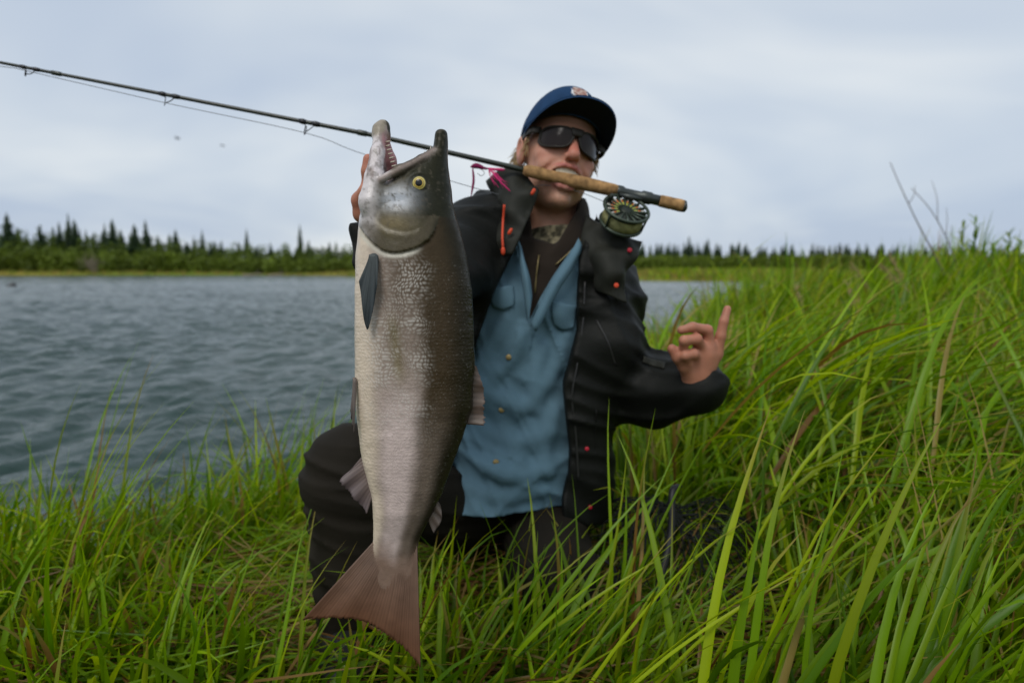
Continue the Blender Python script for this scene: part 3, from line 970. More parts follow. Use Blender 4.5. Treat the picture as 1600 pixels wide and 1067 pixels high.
# jaws
low = (px < 612) & (py < 300) & (px < 700 - (py - 190) * 0.55)
lowf = sstep(300, 285, py) * sstep(622, 612, px - .0 * py) * (px < (606 + (py - 200) * .25))
head = mixc(head, (.64, .58, .58), lowf)
head = mixc(head, (.24, .20, .13), lowf * sstep(226, 212, py) * .85)
head = mixc(head, (.26, .20, .19), lowf * sstep(.52, .66, fbm(np.stack([px * .12, py * .05, w * 60], -1), 3)) * .8)
head = mixc(head, (.10, .085, .06), (py < 400) * sstep(.60, .70, fbm(np.stack([px * .18, py * .18, w * 60], -1), 3)) * .5)
mo = spline(np.array([(603, 291), (632, 275), (662, 256), (680, 240)], float), 40)
dm, _s = d_poly(px, py, mo)
head = mixc(head, (.30, .235, .205), np.exp(-(dm / 4.5) ** 2) * .85)
head = mixc(head, (.42, .20, .20), (sstep(.020, .014, np.abs(w)) * sstep(598, 603, px) * sstep(205, 225, py) * sstep(292, 284, py) * (px < 650 - (py - 258) * 1.3) * (px < 640)))  # mouth lining
head *= (.8 + .4 * nf)[:, None]
dop, sop = d_poly(px, py, op_s)
onhead = np.where(py < 345, 1.0, np.where(sop > 0, 1.0, 0.0)) * (py < 402)
onhead = np.maximum(onhead * 1.0, sstep(352, 338, py + (px - 684) * .3 * (px > 684)))
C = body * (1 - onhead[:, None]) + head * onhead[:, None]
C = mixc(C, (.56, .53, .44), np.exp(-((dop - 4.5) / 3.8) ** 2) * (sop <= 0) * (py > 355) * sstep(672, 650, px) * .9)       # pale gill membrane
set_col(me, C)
set_vec(me, np.stack([px, py, sstep(395, 430, py) * sstep(860, 760, py)], -1))

m, t, out = new_mat('salmon_skin')
N, L = t.nodes, t.links
b = N.new('ShaderNodeBsdfPrincipled'); L.new(b.outputs[0], out.inputs[0])
at = N.new('ShaderNodeAttribute'); at.attribute_name = 'col'
uv = N.new('ShaderNodeAttribute'); uv.attribute_name = 'fuv'
sp_ = N.new('ShaderNodeSeparateXYZ'); L.new(uv.outputs['Vector'], sp_.inputs[0])
# small uneven overlapping scales
def mnode(op, a, b_=None):
    n_ = N.new('ShaderNodeMath'); n_.operation = op
    for i_, v_ in enumerate((a, b_)):
        if v_ is None: continue
        if isinstance(v_, (int, float)): n_.inputs[i_].default_value = v_
        else: L.new(v_, n_.inputs[i_])
    return n_.outputs[0]
def mrange(src, a, b_, c=0.0, d_=1.0):
    n_ = N.new('ShaderNodeMapRange'); L.new(src, n_.inputs[0])
    for i_, v_ in zip((1, 2, 3, 4), (a, b_, c, d_)): n_.inputs[i_].default_value = v_
    return n_.outputs[0]
def noise(sc, det, vec=None):
    n_ = N.new('ShaderNodeTexNoise'); n_.inputs['Scale'].default_value = sc; n_.inputs['Detail'].default_value = det
    L.new(vec or uv.outputs['Vector'], n_.inputs['Vector']); return n_.outputs['Fac']
warp = mnode('MULTIPLY', noise(.02, 3), 50.0)
cbv = N.new('ShaderNodeCombineXYZ')
L.new(mnode('ADD', sp_.outputs[0], warp), cbv.inputs[0]); L.new(mnode('MULTIPLY', sp_.outputs[1], .92), cbv.inputs[1])
vor = N.new('ShaderNodeTexVoronoi'); vor.voronoi_dimensions = '2D'; vor.inputs['Scale'].default_value = 1 / 5.2; vor.inputs['Randomness'].default_value = .55
L.new(cbv.outputs[0], vor.inputs['Vector'])
cell = mrange(vor.outputs['Distance'], .10, .55, 1.0, 0.0)
cellm = mnode('MULTIPLY', cell, sp_.outputs[2])
# folds and wet unevenness of the skin on top of the scales
skinb = mnode('ADD', mnode('MULTIPLY', cellm, .38), mnode('ADD', mnode('MULTIPLY', noise(.07, 4), 1.6), mnode('MULTIPLY', noise(.4, 3), .5)))
bp = N.new('ShaderNodeBump'); bp.inputs['Strength'].default_value = 0.35; bp.inputs['Distance'].default_value = 0.0016
L.new(skinb, bp.inputs['Height']); L.new(bp.outputs[0], b.inputs['Normal'])
patch = mrange(noise(.024, 4), .40, .60)
band = mnode('MULTIPLY', mrange(sp_.outputs[0], 690, 668), mnode('MULTIPLY', mrange(sp_.outputs[0], 566, 590), mrange(sp_.outputs[1], 700, 600)))
sparse = mnode('MULTIPLY', mrange(noise(.33, 2), .58, .66), .8)
glint_mix = mnode('MULTIPLY', cellm, mnode('ADD', mnode('MULTIPLY', mnode('MULTIPLY', patch, band), .55), mnode('MULTIPLY', sparse, .13)))  # scale glints, painted as pale dots into the base colour
mx = N.new('ShaderNodeMix'); mx.data_type = 'RGBA'
L.new(glint_mix, mx.inputs[0]); L.new(at.outputs['Color'], mx.inputs[6]); mx.inputs[7].default_value = (0.62, 0.59, 0.54, 1)
L.new(mx.outputs[2], b.inputs['Base Color'])
L.new(mrange(noise(.06, 4), .35, .65, .22, .46), b.inputs['Roughness'])
lum = N.new('ShaderNodeRGBToBW'); L.new(at.outputs['Color'], lum.inputs[0])
L.new(mrange(lum.outputs[0], .03, .35, .10, .45), b.inputs['Specular IOR Level'])      # silver guanine shines, the dark back does not
b.inputs['Coat Weight'].default_value = 0.0; b.inputs['Coat Roughness'].default_value = 0.18
M_fish = m

me['local'] = 1
fish = empty('salmon', FO)
fish.rotation_euler = (-PITCH, 0, 0)
tag(fish, 'big silvery brown salmon held up by the gills, mouth open and tail down', 'fish')
def fpart(name, me, mat, parent=None):
    me['local'] = 1
    if not me.materials: me.materials.append(mat)
    o = bpy.data.objects.new(name, me); COL.objects.link(o); o.parent = parent or fish
    return o
fbody = fpart('body', me, M_fish)

def fin(name, base, tip, col0, col1, thick=.0032, nx=40, ny=16, rays=22, curl=None, ripple=.0012, fray=0.0):
    """membrane fin lofted from a base line to an outer edge, with raised rays"""
    B0 = spline(np.array([fl(*b_) for b_ in base]), nx); T0 = spline(np.array([fl(*b_) for b_ in tip]), nx)
    if fray:
        gg = np.random.default_rng(7)
        T0 = T0 + (T0 - B0) * (gg.normal(0, 1, nx) * fray)[:, None]
    v = np.linspace(0, 1, ny)[:, None, None]
    G = B0[None] * (1 - v) + T0[None] * v
    if curl is not None: G = G + (v ** 2) * np.asarray(curl)
    u = np.linspace(0, 1, nx)
    ray = np.abs(np.sin(u * np.pi * rays))[None, :] * (0.4 + .6 * np.linspace(1, .3, ny)[:, None])
    G[..., 1] += ripple * np.sin(u * 17)[None] * np.linspace(0, 1, ny)[:, None] * 2
    th = thick * (np.linspace(1, .22, ny)[:, None]) * (.45 + .55 * ray)
    du = np.gradient(G, axis=1); dv = np.gradient(G, axis=0)
    Nn = np.cross(du, dv); Nn /= np.linalg.norm(Nn, axis=2)[..., None] + 1e-12
    A_ = G + Nn * th[..., None] * .5; Bk = G - Nn * th[..., None] * .5
    idx = np.arange(nx * ny).reshape(ny, nx)
    f = np.stack([idx[:-1, :-1], idx[:-1, 1:], idx[1:, 1:], idx[1:, :-1]], -1).reshape(-1, 4)
    rim = np.concatenate([idx[0, :-1], idx[:-1, -1], idx[-1, ::-1][:-1], idx[::-1, 0][:-1]]); rn = np.roll(rim, -1)
    fr = np.stack([rn, rim, rim + nx * ny, rn + nx * ny], -1)
    V_ = np.concatenate([A_.reshape(-1, 3), Bk.reshape(-1, 3)])
    me_ = mesh_np(name, V_, np.concatenate([f, f[:, ::-1] + nx * ny, fr]))
    vv = np.repeat(np.linspace(0, 1, ny), nx)
    c = np.asarray(col0)[None] * (1 - vv[:, None]) + np.asarray(col1)[None] * vv[:, None]
    c = c * (.72 + .45 * ray.ravel()[:, None]) * (.8 + .4 * fbm(G.reshape(-1, 3) * 90, 3)[:, None])
    set_col(me_, np.concatenate([c, c]))
    return fpart(name, me_, M_fin)
M_fin = leaf_mat('fin_membrane', trans=0.25, rough=0.4, gloss=0.03)
fin('tail_fin', [(583, 846, 0), (594, 864, 0), (614, 868, 0), (634, 864, 0), (652, 846, 0)],
    [(474, 966, -.004), (545, 966, 0), (597, 984, 0), (628, 1010, 0), (657, 1042, .004)], (.23, .155, .12), (.19, .085, .045), .0062, 90, 24, 34, ripple=.001, fray=.012)
fin('dorsal_fin', [(741, 570, 0), (738, 605, 0), (728, 640, 0), (719, 662, 0)], [(744, 572, .002), (757, 612, .002), (757, 640, 0), (757, 664, -.002)], (.12, .085, .065), (.17, .12, .10), .003, 40, 14, 11, fray=.06)
fin('adipose_fin', [(684, 782, 0), (676, 800, 0), (668, 812, 0)], [(689, 792, 0), (690, 812, 0), (678, 832, 0)], (.12, .09, .07), (.16, .125, .11), .004, 14, 10, 2)
fin('anal_fin', [(566, 712, 0), (574, 742, 0), (582, 775, 0)], [(546, 738, -.004), (535, 752, -.006), (574, 802, 0)], (.22, .165, .15), (.17, .13, .135), .0035, 36, 14, 12, fray=.03)
fin('pelvic_fin', [(560, 588, -.022), (563, 592, -.026)], [(554, 640, -.022), (562, 672, -.030)], (.22, .18, .16), (.16, .13, .12), .0045, 16, 16, 6)
fin('pelvic_fin', [(560, 588, .022), (563, 592, .026)], [(551, 636, .022), (556, 660, .030)], (.22, .18, .16), (.16, .13, .12), .0045, 16, 16, 6)
fin('pectoral_fin', [(590, 406, -.046), (598, 404, -.049), (603, 407, -.050)], [(575, 445, -.047), (588, 516, -.050), (604, 452, -.055)], (.10, .115, .12), (.035, .045, .052), .0045, 34, 22, 11, curl=(0, -.004, 0), ripple=.0006)
fin('pectoral_fin', [(578, 400, .046), (585, 397, .049), (591, 400, .050)], [(556, 440, .046), (566, 505, .049), (590, 448, .055)], (.10, .115, .12), (.035, .045, .052), .0045, 34, 22, 11, ripple=.0006)

# eyes: yellow ring round a black pupil under a clear bulge
def eye_mesh(c, s):
    nr, na = 14, 28
    rad = np.linspace(0, 1, nr); a = np.linspace(0, 2 * np.pi, na, endpoint=False)
    r_ = .0086
    X = c[0] + r_ * rad[:, None] * np.cos(a); Z = c[2] + r_ * rad[:, None] * np.sin(a)
    Y = c[1] + s * (.0030 * (1 - rad[:, None] ** 2)) + 0 * X
    V_ = np.stack([X, Y, Z], -1).reshape(-1, 3)
    i = np.arange(nr * na).reshape(nr, na)
    f = np.stack([i[:-1], i[1:], np.roll(i, -1, 1)[1:], np.roll(i, -1, 1)[:-1]], -1).reshape(-1, 4)
    if s > 0: f = f[:, ::-1]
    me_ = mesh_np('eye', V_, f)
    rr_ = np.repeat(rad, na)[:, None]
    c_ = np.where(rr_ < .47, (.006, .006, .006), np.where(rr_ < .62, (.55, .40, .09), np.where(rr_ < .74, (.28, .22, .06), np.where(rr_ < .90, (.62, .52, .16), (.08, .07, .04)))))
    set_col(me_, c_)
    return me_
M_eye = pmat('fish_eye', attr='col', rough=0.25, spec=0.4, coat=0.0)
hit = {}
for s in (-1, 1):
    on = (np.hypot(px - 661, py - 297) < 7) & (w * s > 0)
    yv = float(np.median(w[on]))
    fpart('eye', eye_mesh(np.array((EYE[0], yv + s * .0012, EYE[2])), s), M_eye)

# small teeth along both jaws
M_ftooth = pmat('fish_tooth', (.55, .50, .40), .4, .4)
g = np.random.default_rng(12)
for a, b_, n_ in (((604, 222, -.008), (619, 268, -.016), 7), ((677, 240, -.010), (640, 268, -.024), 8)):
    A_, B_2 = fl(*a), fl(*b_)
    for i in range(n_):
        p0 = A_ + (B_2 - A_) * (i + .5) / n_
        dr = fl(640, 235) - fl(640, 250) if a[0] > 640 else fl(660, 240) - fl(650, 240)
        dr = dr / np.linalg.norm(dr) * (.0045 if i else .007) + np.array((0, -.001, .001))
        V_, F4_, F3_ = tube_geo([p0 - dr * .4, p0 + dr * .5, p0 + dr], [.0013, .0009, .0002], 5)
        fpart('tooth', mesh_np('tooth', V_, [np.array(F4_), np.array(F3_)]), M_ftooth)

# ------------------------------------------------------------------ the kneeling person
# joints (photo pixel, depth)
NB = P(866, 372, 1.46)                                  # base of the neck
HC = P(872, 243, 1.45)                                  # middle of the head
PEL = P(800, 745, 1.54)
SHR = P(752, 372, 1.43); ELR = P(655, 455, 1.22); WRR = P(604, 372, 0.985)
SHL = P(938, 452, 1.53); ELL = P(955, 592, 1.51); WRL = P(1090, 604, 1.33)
HIR = P(765, 815, 1.63); KNR = P(545, 735, 1.22); ANR = P(548, 1000, 1.27)
HIL = P(850, 800, 1.60); KNL = P(862, 905, 1.30); ANL = P(880, 880, 1.72)
person = tag(empty('person', (0.0, 1.5, 0.0)), 'kneeling person in black rain jacket and blue shirt biting a fishing rod', 'person')

# head frame: x to the picture's right, y out of the face, z up the skull
def rot(ax, a):
    return np.array(Matrix.Rotation(a, 3, ax))
HR = rot('Y', R(13)) @ rot('Z', R(14)) @ rot('X', R(-10))      # roll, yaw, pitch applied to a face looking at -Y world
base_ax = np.array([[1, 0, 0], [0, -1, 0], [0, 0, 1]], float).T    # local (x,y,z) -> world before rotation
HM = HR @ base_ax                                       # columns: local axes in world
def hw(p):
    """head-local -> world"""
    return HC + np.asarray(p, float) @ HM.T
def hl(q):
    return (q - HC) @ HM
HMf = HM.astype(np.float32)

def head_sdf(q):
    p = ((q - HC.astype(np.float32)) @ HMf).astype(np.float32)
    ax = p * np.array([1, 1, 1], np.float32); ax[:, 0] = np.abs(ax[:, 0])
    d = ell(p, (0, -.014, .034), (.076, .097, .088))
    d = smin(d, ell(p, (0, .026, -.030), (.062, .066, .086)), .03)
    d = smin(d, ell(ax, (.026, .018, -.078), (.028, .043, .034)), .03)           # jaw corners
    d = smin(d, ell(p, (0, .050, -.106), (.025, .030, .024)), .020)              # chin
    d = smin(d, ell(p, (0, .074, -.114), (.017, .014, .013)), .014)
    d = smin(d, ell(ax, (.041, .055, -.028), (.022, .019, .016)), .016)          # cheekbones
    d = smin(d, ell(ax, (.036, .064, -.052), (.018, .015, .016)), .014)          # raised smiling cheeks
    d = smin(d, ell(p, (0, .076, .024), (.050, .015, .013)), .016)               # brow
    d = smax(d, -ell(ax, (.031, .098, .002), (.018, .022, .012)), .012)          # eye hollows
    d = smin(d, ell(ax, (.031, .066, .002), (.014, .014, .012)), .004)           # closed lids behind the glasses
    d = smin(d, rc(p, (0, .086, .010), (0, .106, -.026), .0085, .0115), .010)    # nose
    d = smin(d, ell(p, (0, .108, -.031), (.0115, .0105, .0095)), .006)
    d = smin(d, ell(ax, (.0125, .097, -.034), (.0075, .0095, .0078)), .005)
    d = smax(d, -ell(ax, (.0065, .103, -.0415), (.0036, .0048, .004)), .003)     # nostrils
    # muzzle
    d = smin(d, ell(p, (0, .070, -.068), (.036, .026, .030)), .018)
    # open grin
    xc = np.clip(ax[:, 0] / .032, 0, 1)
    up = -.0575 + .0040 * xc ** 2                                               # upper lip line
    mouth = ell(p, (0, .096, -.0710), (.034, .034, .0195))
    d = smax(d, -mouth, .004)
    # lips
    for sx in (-1, 1):
        ul = [(0, .0965, -.0500), (sx * .012, .0950, -.0500), (sx * .025, .087, -.0545), (sx * .037, .0765, -.0640)]
        d = smin(d, chain(p, ul, [.0036, .0036, .0030, .0024], .004), .005)
        ll = [(0, .0935, -.0925), (sx * .012, .0925, -.0920), (sx * .024, .0865, -.0850), (sx * .036, .0775, -.0675)]
        d = smin(d, chain(p, ll, [.0062, .0058, .0042, .0026], .004), .006)
    # laugh lines
    for sx in (-1, 1):
        cr = chain(p, [(sx * .017, .098, -.035), (sx * .032, .087, -.047), (sx * .045, .073, -.066), (sx * .044, .066, -.086)], [.0034, .0042, .0042, .002], .003)
        d = smax(d, -(cr), .007)
    # ears
    ea = ell(ax, (.079, -.010, -.010), (.0085, .020, .031), rot('Y', R(10)))
    ea = smax(ea, -ell(ax, (.088, -.004, -.006), (.007, .010, .017)), .004)
    ea = smin(ea, rc(ax, (.083, .006, .010), (.081, .008, -.012), .003, .003), .003)
    d = smin(d, ea, .006)
    return d

# left hand: three fingers folded, little finger up, thumb out to the side
HD = 1.30
def hp(px, py, dz=0.0):
    return P(px, py, HD + dz)
def hand_left(q):
    W0 = hp(1086, 606, .015)
    kn = [hp(1119, 553, .004), hp(1108, 541, -.006), hp(1096, 545, -.012), hp(1086, 556, -.012)]
    d = rc(q, WRL, W0, .027, .027)
    for k, r_ in zip(kn, (.0125, .0135, .0135, .013)):
        d = smin(d, rc(q, W0 * .55 + k * .45, k, .0175, r_), .012)
    d = smin(d, rc(q, W0, (kn[0] + kn[3]) / 2, .024, .017), .014)
    fi = chain(q, [kn[0], hp(1126, 525, -.006), hp(1131, 502, -.010), hp(1136.5, 483, -.006)], [.0120, .0100, .0086, .0072], .004)
    fr = chain(q, [kn[1], hp(1105, 516, -.018), hp(1082, 511, -.034), hp(1064, 516, -.034)], [.0120, .0104, .0090, .0076], .004)
    fm = chain(q, [kn[2], hp(1088, 530, -.036), hp(1069, 532, -.048), hp(1068, 546, -.036)], [.0122, .0106, .0092, .0080], .004)
    fx = chain(q, [kn[3], hp(1083, 553, -.036), hp(1071, 556, -.042), hp(1076, 566, -.026)], [.0116, .0102, .0088, .0076], .004)
    th = chain(q, [hp(1080, 590, .006), hp(1070, 572, -.014), hp(1059, 558, -.026), hp(1050, 545, -.030)], [.0165, .0128, .0108, .0088], .005)
    dk = None
    for f_ in (fi, fr, fm, fx):
        dk = f_ if dk is None else smin(dk, f_, .0015)
    d = smin(d, dk, .006)
    return smin(d, th, .010)
# right hand behind the fish's head, fingers hooked under the gill
def hand_right(q):
    W0 = P(600, 366, .985)
    pc = P(586, 330, .945)
    d = rc(q, WRR, W0, .027, .027)
    d = smin(d, rc(q, W0, pc, .025, .022), .014)
    ix = chain(q, [P(584, 312, .938), P(576, 290, .922), P(574.5, 268, .914), P(575.5, 249, .912)], [.0115, .0092, .0084, .0072], .004)
    thb = chain(q, [P(590, 348, .952), P(566, 334, .935), P(561.5, 313, .925), P(570, 299, .912)], [.0145, .0120, .0104, .0088], .005)
    f3 = chain(q, [P(592, 312, .935), P(598, 296, .912), P(606, 303, .898), P(610, 314, .896)], [.0115, .0100, .0085, .0075], .004)
    f4 = chain(q, [P(602, 318, .938), P(612, 304, .915), P(620, 312, .902), P(622, 322, .900)], [.0112, .0098, .0082, .0072], .004)
    f5 = chain(q, [P(610, 328, .942), P(622, 318, .92), P(628, 326, .908), P(628, 334, .905)], [.0105, .0090, .0078, .0068], .004)
    for f_ in (ix, f3, f4, f5):
        d = smin(d, f_, .006)
    return smin(d, thb, .009)
def far_from(q, c, r_):
    return np.linalg.norm(q - np.asarray(c, np.float32), axis=1) > r_
def masked(q, fn, c, r_):
    """evaluate a detailed shape only near it; elsewhere its bounding ball"""
    c = np.asarray(c, np.float32)
    dist = np.linalg.norm(q - c, axis=1)
    out_ = dist - r_ + .05
    m_ = dist < r_
    if m_.any(): out_[m_] = fn(q[m_])
    return out_
def body_sdf(q):
    d = masked(q, head_sdf, HC, .22)
    nk = rc(q, hw((0, -.030, -.070)), NB + (0, .02, .0), .050, .054)
    d = smin(d, nk, .022)
    for sx in (-1, 1):
        d = smin(d, rc(q, hw((sx * .052, -.03, -.06)), NB + (sx * .016, -.028, -.01), .010, .009), .016)
    TM = NB * .5 + PEL * .5
    for sx in (-1, 1):
        d = smin(d, rc(q, NB + (sx * .02, .03, -.06), TM + (sx * .05, .02, 0), .060, .080), .03)
        d = smin(d, rc(q, TM + (sx * .05, .02, 0), PEL + (sx * .05, .02, 0), .080, .085), .03)
    for a, b_, c in ((SHR, ELR, WRR), (SHL, ELL, WRL)):
        d = smin(d, rc(q, NB + (0, .03, -.05), a, .05, .05), .03)
        d = smin(d, rc(q, a, b_, .050, .042), .02)
        d = smin(d, rc(q, b_, c, .042, .028), .02)
    for a, b_, c in ((HIR, KNR, ANR), (HIL, KNL, ANL)):
        d = smin(d, rc(q, a, b_, .078, .056), .03)
        d = smin(d, rc(q, b_, c, .054, .040), .02)
    d = smin(d, masked(q, hand_left, hp(1095, 555), .14), .008)
    d = smin(d, masked(q, hand_right, P(592, 325, .94), .13), .008)
    return d
allp = np.array([NB, HC, PEL, SHR, ELR, WRR, SHL, ELL, WRL, KNR, ANR, KNL, ANL, hp(1137, 478), P(570, 240, .9)])
lo, hi = allp.min(0) - .17, allp.max(0) + .17
# coarse net for the clothed body, fine nets for head and hands, one surface
V, Q4 = snet(body_sdf, lo, hi, .0027, B=9, pad=1.2)
me = mesh_np('body', V, Q4)
p = hl(V)
skin = np.tile(np.array((.50, .255, .170)), (len(V), 1))
nz = fbm(V * 55, 3)
skin *= (.84 + .32 * nz)[:, None]
def blob(c, r_, k=1.0):
    return np.exp(-(((p - np.asarray(c)) / np.asarray(r_)) ** 2).sum(1)) * k
inhead = np.linalg.norm(p, axis=1) < .2
skin = mixc(skin, (.54, .15, .11), blob((0, .106, -.022), (.016, .02, .022), .85) * inhead)
for sx in (-1, 1):
    skin = mixc(skin, (.50, .17, .12), blob((sx * .045, .065, -.030), (.022, .03, .02), .5) * inhead)
    skin = mixc(skin, (.52, .20, .16), blob((sx * .085, -.01, -.01), (.02, .03, .035), .5) * inhead)
lipm = np.maximum(np.maximum(*[blob((sx * .013, .094, -.0505), (.018, .02, .0045)) for sx in (-1, 1)]), np.maximum(*[blob((sx * .012, .092, -.092), (.018, .02, .0060)) for sx in (-1, 1)]))
skin = mixc(skin, (.45, .135, .12), np.clip(lipm * 1.2, 0, .85) * inhead)
inm = ell(p.astype(np.float32), (0, .088, -.0710), (.033, .036, .0185)) < .0015
skin[inm & inhead & (p[:, 1] < .089)] = (.16, .035, .03)
# stubble shade of the jaw is hair, so a pigment
skin = mixc(skin, (.33, .19, .125), (blob((0, .06, -.11), (.06, .06, .03), .30 + .5 * (vnoise(V * 420) > .6))) * inhead)
for k_ in (hp(1105, 517, -.018), hp(1088, 529, -.034), hp(1136, 483), hp(1050, 545, -.03), P(561, 313, .925), P(575, 249, .912)):
    dd = np.linalg.norm(V - k_, axis=1)
    skin = mixc(skin, (.52, .20, .14), np.exp(-(dd / .014) ** 2) * .5)
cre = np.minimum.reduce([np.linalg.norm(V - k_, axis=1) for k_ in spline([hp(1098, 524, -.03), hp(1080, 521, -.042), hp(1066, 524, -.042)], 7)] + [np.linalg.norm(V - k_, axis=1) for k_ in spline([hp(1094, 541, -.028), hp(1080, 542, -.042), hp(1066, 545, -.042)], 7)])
skin = mixc(skin, (.30, .10, .07), np.exp(-(cre / .005) ** 2) * .6)  # shade between the folded fingers painted into the skin colour
hnd = np.minimum(np.linalg.norm(V - hp(1095, 550), axis=1), np.linalg.norm(V - P(590, 310, .94), axis=1)) < .13
skin[hnd] = skin[hnd] * np.array((.86, .72, .68))
set_col(me, skin)
M_skin = pmat('skin', attr='col', rough=0.5, spec=0.35, sss=0.12, bump=0.15, bscale=500, bdist=.0008)
body_o = obj('body', me, M_skin, person)

# teeth
mb = MB()
M_teeth = pmat('teeth', (.62, .55, .42), 0.35, 0.5)
for i in range(-3, 4):
    a = i * .0068
    yy = .0885 - 9.0 * a * a
    c = np.array((a, yy, -.0585))
    w_, h_ = (.0034 if abs(i) > 1 else .0038), .0068
    q = []
    ring = [(-1, -.9), (-.85, -1), (.85, -1), (1, -.9), (.92, 1), (-.92, 1)]
    fr = [hw(c + (x_ * w_, .0025, z_ * h_)) for x_, z_ in ring]; bk = [hw(c + (x_ * w_, -.003, z_ * h_)) for x_, z_ in ring]
    n_ = len(ring)
    mb.add(fr + bk, [(j, (j + 1) % n_, n_ + (j + 1) % n_, n_ + j) for j in range(n_)] + [(0, 1, 2, 3), (0, 3, 4, 5)])
mb.build('teeth', M_teeth, body_o, smooth=False)

# hair: short blond strands round the ears and nape
M_hair = pmat('blond_hair', (.34, .23, .10), 0.5, 0.4, nscale=60, namt=.3)
g = np.random.default_rng(9)
mb = MB()
for sx in (-1, 1):
    for i in range(260):
        t_ = g.random()
        if g.random() < .16:   # sideburn in front of the ear
            st = np.array((sx * (.074 + .003 * g.random()), .012 + .022 * g.random(), .030 - .045 * g.random()))
            dr = np.array((sx * .25, .15, -1.0))
        else:                  # behind the ear
            st = np.array((sx * (.074 - .02 * g.random()), -.035 - .05 * g.random(), .02 - .06 * g.random()))
            dr = np.array((sx * .55, -.4, -1.0))
        dr = dr + g.normal(0, .25, 3); dr /= np.linalg.norm(dr)
        L_ = g.uniform(.014, .030)
        pts = [hw(st), hw(st + dr * L_ * .5 + (sx * .002, 0, 0)), hw(st + dr * L_)]
        mb.tube(pts, [.0009, .0008, .0002], 4, False)
mb.build('hair', M_hair, person)['kind'] = 'stuff'

# ---- cap
CT = R(-6)
cz = rot('X', R(11))                     # tipped back a little on the head
def cw(p_):
    return hw(np.asarray(p_, float) @ cz.T + np.array((0, -.004, .034)))
nth, nph = 64, 26
th = np.linspace(0, 2 * np.pi, nth, endpoint=False); ph = np.linspace(0, np.pi / 2, nph)
TH, PH = np.meshgrid(th, ph, indexing='ij')
front = np.clip(np.sin(TH), 0, 1)
ca = np.cos(PH) ** .52; sa = np.sin(PH) ** (.95)
X = .0835 * np.cos(TH) * ca; Y = np.where(np.sin(TH) > 0, .101, .106) * np.sin(TH) * ca + .0
Zc = sa * (.072 + .006 * front) + .020 * front * np.sin(PH * 2)
seam = .0011 * np.exp(-((np.mod(TH + np.pi / 6 + np.pi / 6, np.pi / 3) - np.pi / 6) / .035) ** 2) * np.cos(PH) 
X *= (1 - seam / .08); Y *= (1 - seam / .08)
Vc = np.stack([X, Y, Zc], -1)
Vin = Vc * np.array((.965, .965, .965))
allv = np.concatenate([Vc.reshape(-1, 3), Vin.reshape(-1, 3)])
i_ = np.arange(nth * nph).reshape(nth, nph); ir = np.roll(i_, -1, 0)
f = np.stack([i_[:, :-1], ir[:, :-1], ir[:, 1:], i_[:, 1:]], -1).reshape(-1, 4)
rim = np.stack([ir[:, 0], i_[:, 0], i_[:, 0] + nth * nph, ir[:, 0] + nth * nph], -1)
M_cap = pmat('cap_cloth', (.013, .044, .108), 0.9, 0.2, nscale=40, namt=.15, bump=.3, bscale=900, bdist=.0006)
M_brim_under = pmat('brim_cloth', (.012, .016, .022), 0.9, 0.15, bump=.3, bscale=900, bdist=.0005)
cap = obj('cap', mesh_np('cap', np.array([cw(v) for v in allv]), np.concatenate([f, f[:, ::-1] + nth * nph, rim])), M_cap, person)
mb = MB(); 
a_ = np.linspace(0, 2 * np.pi, 14, endpoint=False)
V_, F4_, F3_ = tube_geo([cw((0, .0, .0715)), cw((0, 0, .0765))], [.0075, .005], 14); mb.add(V_, F4_, F3_); mb.build('top_button', M_cap, cap)
# brim: flat-ish with a gentle curve
rows_t = []
nb_ = 36
u = np.linspace(-1, 1, nb_)
nv_ = 14
G = np.zeros((nv_, nb_, 3))
for j, v in enumerate(np.linspace(0, 1, nv_)):
    ang = u * R(78)
    bx = .0830 * np.sin(ang); by = .1005 * np.cos(ang)
    ext = .078 * np.sqrt(np.clip(1 - (np.abs(u) ** 2.6), 0, 1))
    G[j, :, 0] = bx * (1 + .14 * v * (1 - .3 * np.abs(u)))
    G[j, :, 1] = by + ext * v
    G[j, :, 2] = .004 - .010 * v + .0 - .019 * (u ** 2) * (.35 + .65 * v)
top_ = G + np.array((0, 0, .0022)); bot = G - np.array((0, 0, .0022))
Vb = np.concatenate([top_.reshape(-1, 3), bot.reshape(-1, 3)])
Vb = np.array([cw(v) for v in Vb])
ii = np.arange(nv_ * nb_).reshape(nv_, nb_)
f = np.stack([ii[:-1, :-1], ii[1:, :-1], ii[1:, 1:], ii[:-1, 1:]], -1).reshape(-1, 4)
rimv = np.concatenate([ii[0, :-1], ii[:-1, -1], ii[-1, ::-1][:-1], ii[::-1, 0][:-1]]); rn = np.roll(rimv, -1)
fr = np.stack([rimv, rn, rn + nv_ * nb_, rimv + nv_ * nb_], -1)
bm_ = mesh_np('brim', Vb, np.concatenate([f[:, ::-1], f + nv_ * nb_, fr]))
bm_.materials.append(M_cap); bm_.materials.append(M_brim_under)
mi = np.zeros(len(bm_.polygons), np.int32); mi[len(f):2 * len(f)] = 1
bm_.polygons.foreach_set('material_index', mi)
obj('brim', bm_, None, cap)
